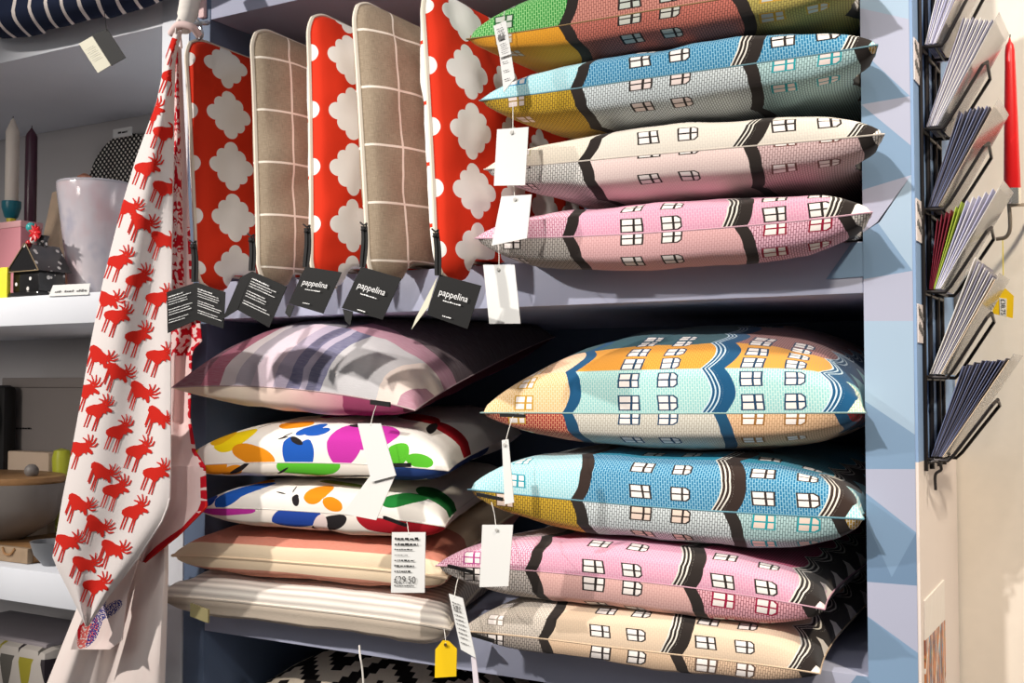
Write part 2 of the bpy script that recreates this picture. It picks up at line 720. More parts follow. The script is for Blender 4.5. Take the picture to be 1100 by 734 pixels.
# cream and mauve
b = [.271, .695, .958]
CR = (226, 218, 206)
t = houses('cream_house_top', [[((232, 222, 205), (210, 200, 185)), (CR, (214, 206, 196)), (CR, (214, 206, 196)), (CREAM, BLK)]], b, BLK, hz(b, fr=((190, 180, 150), BLK, BLK)), [.042, .108], .2, bulge=.05)
u_ = houses('cream_house_bottom', [[((225, 222, 218), (38, 34, 34)), ((226, 205, 200), (212, 186, 184)), ((208, 180, 180), (130, 100, 100)), (CREAM, BLK)]], b, BLK, hz(b, fr=(BLK, BLK, (110, 75, 70))), [-.009, .066], .16, bulge=.02, lines=False)
c3, c3_loop = stack_cushion('P3', (520, 182), (950, 144), 1.125, 0.041, 0.041, t, u_, 'cream and mauve house-patterned cushion, second from the bottom of the upper right stack', G_UP, sag=.004, seed=2, clamp=BAY_UP)
# blue
b = [.263, .7065, .9635]
AQ, BL_ = (150, 206, 216), (34, 116, 160)
BLUET = [[(AQ, (215, 236, 238)), (BL_, (160, 204, 218)), (BL_, (160, 204, 218)), ((150, 205, 210), (240, 240, 230))], [((120, 130, 130), (70, 70, 70)), ((20, 128, 158), (30, 140, 168)), ((20, 128, 158), (60, 160, 180)), (AQ, AQ)]]
BLUEB = [[((196, 158, 46), (50, 44, 30)), ((208, 216, 218), (58, 62, 66)), ((176, 206, 206), (70, 92, 96)), ((190, 150, 60), (240, 240, 230))]]
t = houses('blue_house_top', BLUET, b, BLK, hz(b, fr=((40, 140, 190), BLK, BLK)), [.045, .105, .19], .17, bulge=.03)
u_ = houses('blue_house_bottom', BLUEB, b, BLK, hz(b, fr=((150, 120, 40), BLK, (30, 150, 160))), [.012, .078], .16, bulge=.02, lines=False, fill=(226, 210, 205))
c2, c2_loop = stack_cushion('P2', (515, 108), (943, 48), 1.125, 0.042, 0.041, t, u_, 'blue and grey house-patterned cushion, third from the bottom of the upper right stack', G_UP, sag=.004, seed=3, clamp=BAY_UP)
# green and red
b = [.263, .70, .96]
t = houses('green_house_top', [[((50, 140, 62), (170, 220, 150)), ((206, 140, 126), (110, 60, 56)), ((190, 172, 96), (120, 110, 60)), (CREAM, BLK)]], b, BLK, hz(b, fr=((30, 80, 40), BLK, MUST)), [.03, .085, .17, .22], .17, bulge=.03, fill=(190, 196, 186))
u_ = houses('green_house_bottom', [[((214, 150, 44), (190, 130, 40)), ((190, 110, 96), (70, 40, 40)), ((180, 165, 90), (110, 100, 60)), (CREAM, BLK)]], b, BLK, hz(b, fr=((170, 120, 50), BLK, MUST)), [.01, .07], .16, bulge=.03, lines=False, fill=(190, 190, 180))
c1, c1_loop = stack_cushion('P1', (501, 42), (935, -30), 1.125, 0.062, 0.034, t, u_, 'green, red and olive house-patterned cushion on top of the upper right stack', G_UP, sag=.004, seed=4, clamp=BAY_UP)

# lower stack
b = [.24, .623, .96]
BE = (226, 202, 176)
t = houses('beige_house_top', [[((214, 204, 192), (150, 140, 132)), (BE, (214, 190, 166)), (BE, (214, 190, 166)), (CREAM, CREAM)]], b, BLK, hz(b, fr=((150, 140, 130), BLK, BLK)), [.04, .11], .17, bulge=.035)
u_ = houses('beige_house_bottom', [[((160, 150, 142), (40, 36, 36)), ((206, 178, 150), (190, 160, 134)), ((214, 184, 156), (120, 96, 80)), (BLK, BLK)]], b, BLK, hz(b, fr=(BLK, BLK, (90, 70, 60))), [.018, .07], .16, bulge=.03, lines=False)
d4, d4_loop = stack_cushion('Q4', (495, 678), (881, 724), 1.135, 0.046, 0.026, t, u_, 'beige house-patterned cushion at the bottom of the lower right stack', G_LO, sag=-.004, rise=.035, clamp=BAY_LO, seed=5)
b = [.261, .68, .962]
t = houses('rose_house_top', [[((238, 200, 216), (176, 40, 110)), (PINK, PK2), (PINK, PK2), (CREAM, PK2)], [((200, 190, 190), (120, 50, 80)), ((170, 30, 80), (190, 90, 130)), ((170, 30, 80), (200, 100, 140)), (CREAM, CREAM)]], b, BLK, hz(b, fr=((170, 60, 130), BLK, BLK)), [.025, .1], .135, bulge=.025)
u_ = houses('rose_house_bottom', [[((214, 206, 200), (60, 52, 50)), ((218, 176, 170), (200, 150, 146)), ((228, 170, 180), (110, 30, 50)), (BLK, CREAM)]], b, BLK, hz(b, fr=(BLK, BLK, (150, 20, 60))), [.018, .085], .16, bulge=.03, lines=False)
d3, d3_loop = stack_cushion('Q3', (468, 608), (886, 655), 1.14, 0.042, 0.043, t, u_, 'pink house-patterned cushion, second from the bottom of the lower right stack', G_LO, sag=.004, rise=.012, seed=6, clamp=BAY_LO)
b = [.2956, .69, .942]
t = houses('azure_house_top', BLUET, b, (52, 40, 36), hz(b, left=(.13,), fr=((30, 150, 170), Wk, Wk)), [.035, .1, .18], .145, bulge=.03)
u_ = houses('azure_house_bottom', BLUEB, b, BLK, hz(b, fr=((120, 90, 40), BLK, (30, 150, 160))), [.018, .08], .16, bulge=.025, lines=False, fill=(228, 206, 192))
d2, d2_loop = stack_cushion('Q2', (502.5, 526), (928, 558), YF, 0.06, 0.046, t, u_, 'bright blue house-patterned cushion, second from the top of the lower right stack', G_LO, sag=-.006, rise=.0, seed=7, clamp=BAY_LO)
b = [.242, .65, .942]
TAN = (226, 186, 130)
OR = (226, 160, 66)
AQ2 = (146, 200, 200)
t = houses('orange_house_top', [[(TAN, (246, 226, 196)), (AQ2, (214, 230, 222)), (AQ2, (214, 230, 222)), ((236, 230, 214), (110, 180, 140))], [((232, 186, 150), (246, 220, 196)), (OR, (196, 128, 50)), (OR, (206, 150, 90)), (AQ2, AQ2)], [((60, 92, 100), (60, 92, 100)), ((44, 84, 96), (60, 100, 110)), ((168, 120, 118), (90, 60, 64)), (AQ2, AQ2)]], b, (24, 80, 120), hz(b, left=(.12,), fr=(MUST, NAVY, NAVY)), [.026, .083, .132, .18, .235, .28], .112, bulge=.026, line_col=(200, 220, 230), win_hh=.0195)
u_ = houses('orange_house_bottom', [[((150, 40, 44), (226, 170, 130)), ((206, 204, 194), (160, 150, 136)), ((222, 184, 146), (170, 130, 96)), ((150, 30, 40), (20, 60, 50))]], b, (24, 72, 104), hz(b, fr=(MUST, NAVY, (150, 104, 50))), [.012, .08], .16, bulge=.025, lines=False)
d1, d1_loop = stack_cushion('Q1', (516, 443.5), (930, 443.5), YF, 0.098, 0.056, t, u_, 'plump aqua and orange house-patterned cushion on top of the lower right stack', G_LO, sag=-.002, rise=.02, seed=8, ex=(2.6, 2.2), clamp=BAY_LO)

for par, px, py, w, sl in ((c2, 531, 106, .032, .02), (d1, 538, 446, .034, -.02), (d2, 513, 531, .036, -.12), (d3, 482, 608, .036, -.12), (d4, 508, 682, .03, -.12)):
    loop_label(par, px, py, w, .004, YF - .012, sl)

for st_ in ((c4, c3, c2, c1), (d4, d3, d2, d1)):
    for a_, b_ in zip(st_, st_[1:]): settle(a_, b_)

# ------------------------------------------------------------------ standing cushions
RED = (214, 52, 26)
PIP = material('white_piping', (232, 222, 205), rough=.85)


def cloud_col(bg=RED, ph=0.0, x0=.165):
    def f():
        u, v = uv()
        px, py = .225, .205
        x = (fract((v - (x0 - px / 2)) / px) - .5) * px
        y = (fract((u + ph) / py) - .5) * py
        k = py / .2
        d = None
        S = [(0, 0, .052), (0, .064, .030), (0, -.064, .030), (.064, 0, .030), (-.064, 0, .030), (.036, .038, .0275), (-.036, .038, .0275), (.036, -.038, .0275), (-.036, -.038, .0275)]
        for cx, cy, r in S:
            e = ell(x, y, cx * k, cy * k, r * k, r * k)
            d = e if d is None else mn(d, e)
        n = nz(comb(u, v), 5, 2)
        return mix(d < 1.0, mix(n, bg, [c * 1.06 for c in bg]), (250, 246, 240))
    return f


def grid_col(ph, x0):
    def f():
        u, v = uv()
        y = abs(fract((u + ph) / .2) - .5)
        x = abs(fract((v - x0) / .2 + .5) - .5)
        thin = nz(comb(u * 40, v * 500), 1, 2) * nz(comb(u * 500, v * 40), 1, 2)
        base = mix(thin * 2.2, (126, 110, 91), (174, 157, 136))
        return mix(mx(y < .02, x < .02), base, (240, 230, 216))
    return f


RED_R = [material('red_cloud_cotton_%s' % n, cloud_col(RED, ph), rough=.85, spec=.2, bump=weave, bump_s=.15, bump_d=.0006) for n, ph in (('a', .02), ('b', .085), ('c', .0))]
RED_L = material('red_cloud_cotton_reverse', cloud_col(RED, .02, .02), rough=.85, spec=.2)
BG_R = [material('beige_grid_linen_%s' % n, grid_col(ph, .15), rough=.95, bump=weave, bump_s=.4, bump_d=.001) for n, ph in (('a', .03), ('b', .02))]
BG_L = material('beige_grid_linen_reverse', grid_col(.03, .12), rough=.95)

standing = [
    # top front px, bottom front px, materials, left bulge, right bulge, label
    ((198, 36), (211, 312), RED_R[0], RED_L, .026, .042, 'red cushion with white cloud shapes, leftmost of the standing row'),
    ((269, 25), (277, 308), BG_R[0], BG_L, .024, .042, 'beige linen cushion with white grid lines, between the two left red cushions'),
    ((330, 8), (334, 308), RED_R[1], RED_L, .024, .044, 'red cushion with white cloud shapes between the two beige cushions'),
    ((378, -5), (396, 306), BG_R[1], BG_L, .024, .048, 'beige linen cushion with white grid lines, right-hand one of the two in the row'),
    ((452, -20), (469, 302), RED_R[2], RED_L, .030, .041, 'red cushion with white cloud shapes, rightmost of the standing row'),
]
stand = []
for i, (tp, bp, mr, ml, hl, hr, lab) in enumerate(standing):
    T, Bo = at(*tp, 1.115), at(*bp, 1.115)
    dv = V((.0, .385, 0))
    o, loop = cushion('cushion', Bo, T, Bo + dv, T + dv, (1, 0, 0), hr, hl, [mr, ml], pinch=.004, ex=(5, 3.6), p=.5, pb=.5, belly=.003, corner=.011, wr=.007, clamp=shelf_clamp(SH['mid'][1] + .0055, SH['top'][0] - .0055, XL1 + .005, XR0 - .005), seed=20 + i, label=lab, cat='cushion', group='cushions standing in a row on the upper shelf')
    MB().tube(loop, .0032, 6, closed=True).build('piping', PIP, o)
    stand.append(o)

# ------------------------------------------------------------------ left lower stack
def plaid():
    u, v = uv()
    w = nz(comb(u, v), 6, 3)
    x = u - v * .45 + (w - .5) * .05
    c = mix(0.0, (128, 58, 82), (128, 58, 82))
    for pos, col in ((.12, (186, 88, 118)), (.2, (236, 226, 226)), (.265, (188, 178, 190)), (.33, (214, 192, 204)), (.42, (172, 158, 182)), (.48, (90, 86, 130)), (.53, (178, 166, 190)), (.56, (84, 84, 126)), (.62, (190, 188, 190)), (.84, (226, 208, 196)), (.93, (170, 110, 130))):
        c = mix(x > pos, c, col)
    hor = (v + (w - .5) * .06 + u * .1)
    c = mix(mx(hor > .33, 0.0) * (x > .12), c, mix(x > .5, (64, 60, 70), (180, 120, 140)))
    c = mix(hor > .42, c, (70, 30, 40))
    f = nz(comb(u * 30, v * 300), 1, 2)
    return mix(f * .35, c, (230, 226, 230))


def plaid_b():
    u, v = uv()
    w = nz(comb(u, v), 5, 3)
    x = u + (w - .5) * .15
    c = mix((x - .3) * 2.2, (232, 216, 196), (190, 120, 140))
    c = mix((x > .72), c, (140, 60, 92))
    return mix((x > .95), c, (80, 30, 44))


def blobs(base, lst):
    def f():
        u, v = uv()
        w = nz(comb(u, v), 9, 1)
        u2, v2 = u + (w - .5) * .015, v + (w - .5) * .012
        c = mix(w, [q * .985 for q in base], base)
        for (cx, cy, rx, ry, an, col) in lst:
            c = mix(ell(u2, v2, cx, cy, rx, ry, math.radians(an)) < 1.0, c, col)
        return c
    return f


YEL, ORG, COB, MAG, GRN, CRI, SOO = (236, 206, 20), (226, 140, 24), (30, 86, 176), (192, 52, 160), (84, 176, 44), (160, 22, 34), (36, 32, 34)
OFF = (240, 234, 226)
L2T = blobs(OFF, [(.03, .02, .04, .06, 20, YEL), (.2, .085, .075, .045, 20, YEL), (.13, .1, .05, .04, -20, (222, 170, 20)), (.29, .022, .085, .03, -14, ORG),
                  (.44, .03, .036, .05, 12, COB), (.49, .02, .03, .05, -14, COB), (.485, .115, .05, .022, 30, COB), (.52, .1, .045, .018, 8, COB), (.455, .065, .028, .01, -25, SOO), (.41, .085, .02, .003, 35, SOO), (.4, .075, .018, .003, 10, SOO),
                  (.64, .07, .085, .06, 60, MAG), (.73, .09, .09, .05, 10, MAG), (.4, .15, .07, .03, 0, ORG), (.28, .16, .04, .004, 40, SOO), (.82, .03, .05, .03, 30, GRN), (.9, .02, .05, .02, 0, GRN), (.68, .135, .06, .012, 0, SOO),
                  (.82, .3, .08, .07, 40, CRI), (.95, .3, .08, .06, 40, CRI), (.9, .22, .016, .07, 10, SOO), (.5, .28, .1, .06, 0, MAG), (.2, .3, .08, .06, 0, GRN)])
L2B = blobs((226, 216, 205), [(.13, .015, .06, .03, -10, ORG), (.2, .03, .05, .02, -20, ORG), (.23, .02, .05, .008, -28, SOO), (.5, .01, .12, .035, 0, GRN), (.6, .055, .17, .011, -6, SOO), (.4, .03, .03, .004, -30, SOO), (.88, .04, .14, .06, 0, (34, 58, 112)), (1, .3, .12, .3, 0, (34, 58, 112))])
L3T = blobs(OFF, [(.17, .075, .11, .042, 38, COB), (.03, .03, .05, .03, 0, (30, 60, 140)), (.5, .07, .055, .04, 42, ORG), (.57, .03, .04, .024, -10, ORG), (.42, .035, .014, .02, 10, SOO), (.39, .085, .003, .024, 18, SOO), (.35, .06, .024, .003, -10, SOO), (.55, .15, .1, .02, 0, (120, 136, 60)),
                  (.84, .09, .09, .04, 30, (30, 120, 50)), (.7, .14, .05, .03, 30, GRN), (.95, .2, .1, .08, 0, (30, 110, 50)), (.15, .16, .08, .03, 0, ORG)])
L3B = blobs((232, 222, 212), [(.13, .004, .12, .02, 0, MAG), (.42, .02, .1, .04, -8, (34, 66, 150)), (.55, .04, .08, .028, -20, SOO), (.52, .045, .03, .04, 10, (226, 205, 200)), (.8, .0, .14, .05, 0, CRI), (.97, .02, .08, .06, 0, CRI)])


def stripes(lst, period=None, along='v', fibre=.2, rep=None):
    def f():
        u, v = uv()
        w = nz(comb(u, v), 4, 2)
        x = v + (w - .5) * .008
        if rep:
            k = abs(fract(x / rep[0]) - .5) * 2.0
            c = mix(k, rep[1], rep[2])
        else:
            c = mix(0.0, lst[0][1], lst[0][1])
            for pos, col in lst[1:]: c = mix(x > pos, c, col)
        f_ = nz(comb(u * 60, v * 400), 1, 2)
        return mix(f_ * fibre, c, (250, 236, 220))
    return f


fab = lambda n, c: material(n, c, rough=.92, spec=.15, bump=weave, bump_s=.3, bump_d=.001)
GL = 'cushions piled on the left of the lower shelf'


def left_cushion(l, r, br, YF, ht, hb, mats, label, depth=.46, bl_rise=0.02, **k):
    k = dict(dict(clamp=BAY_LO), **k)
    FL, FR = at(*l, YF), at(*r, YF)
    BL = FL + V((.02, depth, bl_rise))
    BR = at(*br, YF + depth * .92)
    k = dict(dict(ex=(3.2, 6), p=.45, pb=.36, belly=.007, pinch=.014), **k)
    return cushion('cushion', FL, FR, BL, BR, (0, 0, 1), ht, hb, mats, label=label, cat='cushion', group=GL, **k)


e5, lp = left_cushion((170, 640), (484, 676), (566, 590), 1.15, .036, .042, [fab('grey_ticking_top', stripes([], rep=(.0215, (188, 180, 174), (250, 244, 234)))), fab('grey_ticking_bottom', stripes([], rep=(.04, (160, 148, 134), (214, 198, 180))))],
                      'pale grey and white striped pad at the bottom of the left cushion pile', p=.42, ex=(7, 6), pb=.38, wr=.005, seed=31, bl_rise=.04, clamp=shelf_clamp(SH['low'][1] + .004, SH['mid'][0] - .002, XL1 + .005, XR0 - .002))
MB().tube(lp, .0022, 6, closed=True).build('piping', fab('grey_ticking_piping', stripes([], rep=(.05, (190, 180, 168), (225, 214, 200)))), e5)
e4, lp = left_cushion((185, 597), (480, 621), (565, 545), 1.15, .036, .034, [fab('salmon_stripe_top', stripes([(0, (232, 210, 178)), (.046, (206, 122, 100)), (.13, (186, 104, 86)), (.3, (228, 204, 170))])), fab('salmon_stripe_bottom', stripes([(0, (230, 206, 174)), (.03, (196, 120, 96))]))],
                      'salmon and cream striped linen pad, second from the bottom of the left cushion pile', p=.42, ex=(7, 6), pb=.38, wr=.004, seed=32, bl_rise=.03)
MB().tube(lp, .0022, 6, closed=True).build('piping', fab('salmon_piping', stripes([(0, (224, 198, 166))])), e4)
e3, e3_loop = left_cushion((208, 546), (478, 566), (548, 512), 1.14, .038, .036, [fab('butterfly_lower_top', L3T), fab('butterfly_lower_bottom', L3B)], 'white butterfly-print cushion with an orange butterfly, lower of the two', seed=33, bl_rise=.01, sag=.004)
e2, e2_loop = left_cushion((191, 501), (482, 506), (560, 466), 1.14, .060, .027, [fab('butterfly_upper_top', L2T), fab('butterfly_upper_bottom', L2B)], 'white butterfly-print cushion with a blue butterfly, upper of the two', seed=34, bl_rise=.01, sag=.006)
e1, e1_loop = left_cushion((183, 417), (446, 441), (596, 362), 1.14, .086, .048, [fab('watercolour_plaid_top', plaid), fab('watercolour_plaid_bottom', plaid_b)], 'purple, grey and maroon watercolour-check cushion on top of the left cushion pile', seed=35, bl_rise=.07, sag=.010, depth=.48, ex=(2.3, 4.5), p=.56, pb=.45)
loop_label(e1, 399, 432, .03, .006, 1.118, -.1)
loop_label(e2, 419, 500, .032, .005, 1.118, .05)
loop_label(e3, 413, 556, .034, .004, 1.118, -.22)
loop_label(e5, 206, 655, .034, .018, 1.128, -.16, material('khaki_ribbon', (150, 140, 100), rough=.9), 'ribbon_loop')


for a_, b_ in zip((e5, e4, e3, e2), (e4, e3, e2, e1)): settle(a_, b_)

for c_, l_, col in ((c4, c4_loop, (206, 166, 180)), (c3, c3_loop, (206, 196, 186)), (c2, c2_loop, (110, 146, 158)), (c1, c1_loop, (140, 116, 80)), (d4, d4_loop, (206, 182, 156)), (d3, d3_loop, (200, 156, 172)), (d2, d2_loop, (104, 150, 166)), (d1, d1_loop, (150, 180, 176)), (e3, e3_loop, (222, 214, 206)), (e2, e2_loop, (222, 214, 206)), (e1, e1_loop, (190, 166, 168))):
    MB().tube(l_, .0009, 5, closed=True).build('seam', material('seam_thread_%d_%d' % (col[0], col[2]), col, rough=.9), c_)


def kilim():
    u, v = uv()
    q = 1 / 42
    x = floor_(u / q) * q + (floor_(v / q * .5) * 0.0)
    y = floor_(v / q) * q
    a = abs(fract(x / .4) - .5) * .4
    b_ = abs(fract(y / .4 + .3) - .5) * .4
    d = floor_((a + b_) / q) * q
    k = fract(d / .143 + .1) < .5
    n = nz(comb(u * 200, v * 200), 1, 1)
    return mix(k, mix(n, (222, 204, 180), (240, 226, 206)), (30, 26, 24))


kl = fab('black_white_kilim', kilim)
FL, FR = at(228, 770, 1.235), at(500, 800, 1.235)
k0, _ = cushion('cushion', FL, FR, FL + V((.02, .44, 0)), FR + V((0, .44, 0)), (0, 0, 1), .100, .075, [kl, kl], label='black and white zigzag woven cushion under the lower shelf', cat='cushion', seed=41, clamp=BAY_BT)
mr = fab('maroon_cloth', (88, 24, 28))
FL, FR = at(515, 790, 1.25), at(760, 830, 1.25)
k1, _ = cushion('cushion', FL, FR, FL + V((.01, .42, 0)), FR + V((0, .42, 0)), (0, 0, 1), .06, .09, [mr, mr], label='dark maroon cushion beside the zigzag cushion under the lower shelf', cat='cushion', seed=42, clamp=BAY_BT)
#PART2#
# ------------------------------------------------------------------ tags and labels
RN = random.Random(3)


def plate(mb, corners, Y, th=.0008, lean=0.0):
    """card of four (or more) corners at depth Y; lean tips its lower edge towards the room"""
    ys = [c[1] for c in corners]
    y0, y1 = min(ys), max(ys)
    pts = [at(x, y, Y - lean * (y - y0) / (y1 - y0)) for x, y in corners]
    mb.prism(pts, (0, th, 0))
    return pts


def frame_of(pts):
    o = pts[0]
    ux = pts[1] - pts[0]; uy = pts[0] - pts[3]
    w, h = ux.length, uy.length
    return o, ux.normalized(), uy.normalized(), w, h


def string(parent, pts, r=.0005, mat=None, name='string'):
    MB().tube(curve_pts(pts, 5), r, 5).build(name, mat or THREAD, parent)


def swing(label, group, mat, leaves, Y, attach, thread=None, cat='tag', lean=.004, print_=None):
    """hanging tag: leaves (parts), thread up to the point it hangs from"""
    allp = [p for l in leaves for p in l]
    base = at(sum(p[0] for p in allp) / len(allp), max(p[1] for p in allp), Y)
    t = empty('hang_tag', base, label, cat, group)
    frames = []
    for l, mt in zip(leaves, mat):
        mb = MB()
        pts = plate(mb, l, Y, lean=lean)
        mb.build('card', mt, t, smooth=False)
        frames.append(frame_of(pts))
    if attach:
        string(t, [at(*a, Y + dy) for *a, dy in attach], mat=thread)
    return t, frames


def lift(o, d=.0007): return V(o) + V((0, -d, 0))


def brand_print(t, fr, big_=True):
    o, ux, uy, w, h = fr
    o = lift(o, .0026)
    mb = MB()
    write(mb, 'pappelina', o + ux * w * .16 - uy * h * .46, ux, uy, width=w * .68)
    scribble(mb, o + ux * w * .3 - uy * h * .58, ux, uy, w * .42, .0016, RN)
    scribble(mb, o + ux * w * .4 - uy * h * .93, ux, uy, w * .2, .0014, RN)
    mb.build('lettering', WINK, t, smooth=False, fixn=False)


def text_block(t, fr, rows=11, mat=None, name='small_print', top=.1, sp=.062, mar=.1):
    o, ux, uy, w, h = fr
    o = lift(o, .0026)
    mb = MB()
    for r in range(rows):
        if r in (4, 8): continue
        scribble(mb, o + ux * w * mar - uy * h * (top + sp * (r + 1)), ux, uy, w * (RN.uniform(.5, .82) if r else .5), .0011 if r else .0017, RN)
    mb.build(name, mat or WINK, t, smooth=False, fixn=False)


def pull(t, px, y0, y1, Y, tilt=0.0):
    """the folded black ribbon a tag hangs by"""
    mb = MB()
    for dx, tw in ((-2.2, .4), (1.8, -.3)):
        pts = []
        for i in range(7):
            k = i / 6
            pts.append((px + dx * (1 - .3 * k) + tilt * k + 1.0 * math.sin(k * 4 + tw), y0 + (y1 - y0) * k))
        vs, fs = [], []
        for i, (x, y) in enumerate(pts):
            a, b_ = at(x - 1.6, y, Y - .001 * i), at(x + 1.6, y, Y - .001 * i - .002)
            vs += [a, b_, b_ + V((0, .0012, 0)), a + V((0, .0012, 0))]
        for i in range(6):
            for k in range(4): fs.append([i * 4 + k, i * 4 + (k + 1) % 4, i * 4 + 4 + (k + 1) % 4, i * 4 + 4 + k])
        fs += [[0, 1, 2, 3], [24, 25, 26, 27]]
        mb.add(vs, fs)
    mb.build('ribbon', BRIBBON, t)
    mb = MB()
    kp = [at(px - 4, y0 - 4, Y), at(px, y0 - 1, Y - .004), at(px + 3, y0 - 3, Y - .002), at(px + 1, y0 + 3, Y - .005), at(px - 3, y0 + 4, Y - .003)]
    mb.tube(curve_pts(kp, 4), .0011, 5)
    mb.build('knot', BRIBBON, t)


YT = 1.045
GB = 'black folded tags hanging from the standing cushions'
DK = BLACK_CARD
t, fr = swing('black tag spread open like a booklet, hanging from the leftmost red cushion', GB, [BLACK_CARD, BLACK_CARD], [[(179, 314), (211, 303.5), (211, 344), (180, 358)], [(211, 303.5), (242, 314), (240, 353), (211, 344)]], YT, None)
text_block(t, fr[0]); text_block(t, fr[1]); pull(t, 207.5, 262, 303, YT + .008, 2)
t, fr = swing('black tag turned to its closely printed back, hanging from the left beige cushion', GB, [DK, BLACK_CARD], [[(258, 298), (271, 291.5), (255, 333), (239, 343)], [(271, 291.5), (308, 308), (289, 352), (255, 333)]], YT, None)
text_block(t, fr[1], 11); pull(t, 270, 255, 291, YT + .008, 1)
t, fr = swing('black tag with white lettering, hanging from the middle red cushion', GB, [BLACK_CARD, DK], [[(328, 286.5), (367, 292.6), (347, 337), (310, 326)], [(309, 327), (316, 329), (311, 342), (306, 336)]], YT, None)
brand_print(t, fr[0]); pull(t, 330, 245, 287, YT + .008, -1)
t, fr = swing('black tag with white lettering, hanging from the right beige cushion', GB, [BLACK_CARD, DK], [[(388, 286.5), (431, 299), (411, 343.6), (367, 331)], [(368, 332), (379, 335), (376, 350), (371, 345)]], YT, None)
brand_print(t, fr[0]); pull(t, 391, 243, 287, YT + .008, -1)
t, fr = swing('black tag with a pale second leaf showing, hanging from the rightmost red cushion', GB, [BLACK_CARD, material('cream_card', (214, 210, 190), rough=.6)], [[(472, 295), (517, 307), (502, 353.5), (458, 338)], [(470, 297), (460, 330), (442, 354), (447, 341)]], YT, None)
brand_print(t, fr[0]); pull(t, 468, 250, 296, YT + .006, 3)

GW = 'blank white tags hanging from the house cushions'
YW = 1.10


def white(label, q, hang, Y=YW, group=GW, lean=.003):
    t, fr = swing(label, group, [WHITE], [q], Y, hang, lean=lean)
    o, ux, uy, w, h = fr[0]
    c = lift(o, .0012) + ux * w * .5 - uy * h * .08
    ey = MB().lathe([(.0016, 0), (.0021, .0004), (.0021, .0008), (.0014, .001)], (0, 0, 0), 12).build('eyelet', material('grey_eyelet', (190, 188, 184), rough=.5), t)
    ey.location = c - V(t.location)
    ey.rotation_euler = (PI / 2, 0, 0)
    return t, fr


white('blank white tag hanging in front of the cream and mauve cushion', [(534, 139), (567.6, 136.5), (564, 199), (530.5, 199.5)], [(551, 110, .02), (551, 125, .01), (551, 141, -.001)])
white('blank white tag with a slanted lower edge in front of the upper pink cushion', [(538.6, 211), (571, 209), (566, 256), (528, 264)], [(551, 190, .03), (552, 203, .012), (553, 214, -.001)])
white('blank white tag hanging over the edge of the upper shelf, below the pink cushion', [(519, 284.5), (552.6, 284.5), (559, 347.7), (525.5, 348)], [(535, 258, .03), (536, 272, .008), (536, 289, -.001)])
white('blank white tag hanging in front of the pink cushion on the lower shelf', [(518, 564), (551, 564), (546, 630), (515, 631)], [(528, 540, .03), (531, 552, .01), (533, 568, -.001)], Y=1.09)
white('narrow white tag turned almost edge-on under the tip of the aqua and orange cushion', [(539, 473), (546, 472), (552, 540), (542, 542)], [(551, 448, .03), (547, 460, .01), (543, 475, -.001)], Y=1.09, group=None)
t, fr = swing('long folded white tag hanging across both butterfly cushions', None, [WHITE, material('thin_white_card', (228, 226, 222), rough=.6)], [[(384, 455), (409, 455), (425.4, 511), (399, 518)], [(397, 512), (424, 512), (404, 559), (368, 552)]], 1.075, [(404, 436, .03), (401, 445, .012), (398, 457, -.001)])
t, fr = swing('white price label of curling paper hanging from the green and red cushion', None, [WHITE, WHITE], [[(530, 28), (543.5, 22), (549, 58), (537, 62)], [(537, 62), (549, 58), (553, 84), (541, 99)]], 1.095, [(542, 12, .02), (541, 18, .008), (538, 27, -.001)])
o, ux, uy, w, h = fr[0]
mb = MB()
scribble(mb, lift(o, .0024) + ux * w * .2 - uy * h * .52, ux, uy, w * .6, .005, RN); scribble(mb, lift(o, .0024) + ux * w * .25 - uy * h * .42, ux, uy, w * .5, .003, RN)
for k in (.2, .3, .68, .8, .92): scribble(mb, lift(o, .0024) + ux * w * .25 - uy * h * k, ux, uy, w * .5, .0014, RN)
o, ux, uy, w, h = fr[1]
for k in (.2, .45, .7): scribble(mb, lift(o, .0024) + ux * w * .25 - uy * h * k, ux, uy, w * .5, .0014, RN)
mb.build('small_print', material('grey_ink', (110, 108, 108), rough=.6), t, smooth=False, fixn=False)

t, fr = swing('white price label reading £29.50 in front of the salmon striped pad', None, [WHITE], [[(421, 572), (457, 572), (456, 637), (420, 637)]], 1.085, [(437, 561, .025), (438, 566, .008), (439, 574, -.001)], lean=.002)
o, ux, uy, w, h = fr[0]
o = lift(o, .0022)
mb = MB()
write(mb, '£29.50', o + ux * w * .12 - uy * h * .83, ux, uy, width=w * .64)
mb.build('price', INK, t, smooth=False, fixn=False)
mb = MB()
for k, wd, hh in ((.12, .7, .0028), (.21, .7, .0028), (.29, .55, .0018), (.38, .4, .001), (.47, .6, .0022), (.56, .6, .0022), (.65, .5, .002), (.88, .6, .0014)):
    scribble(mb, o + ux * w * .12 - uy * h * k, ux, uy, w * wd, hh, RN)
mb.build('small_print', INK, t, smooth=False, fixn=False)

t, fr = swing('narrow white price label hanging aslant between the two lower cushion piles', None, [WHITE, material('lilac_paper', (214, 206, 214), rough=.6)], [[(482, 638), (497, 643), (511, 707), (495, 698)], [(506, 706), (511, 707), (515, 740), (509, 740)]], 1.07, [(492, 622, .03), (490, 630, .01), (488, 642, -.001)])
o, ux, uy, w, h = fr[0]
mb = MB()
o = lift(o, .0022)
for k in (.14, .36, .44, .52, .6, .68, .76, .86): scribble(mb, o + ux * w * .2 - uy * h * k, ux, uy, w * .6, .0015, RN)
for k in (.2, .24, .28): scribble(mb, o + ux * w * .2 - uy * h * k, ux, uy, w * .55, .0022, RN)
mb.build('small_print', material('grey_ink', (110, 108, 108), rough=.6), t, smooth=False, fixn=False)

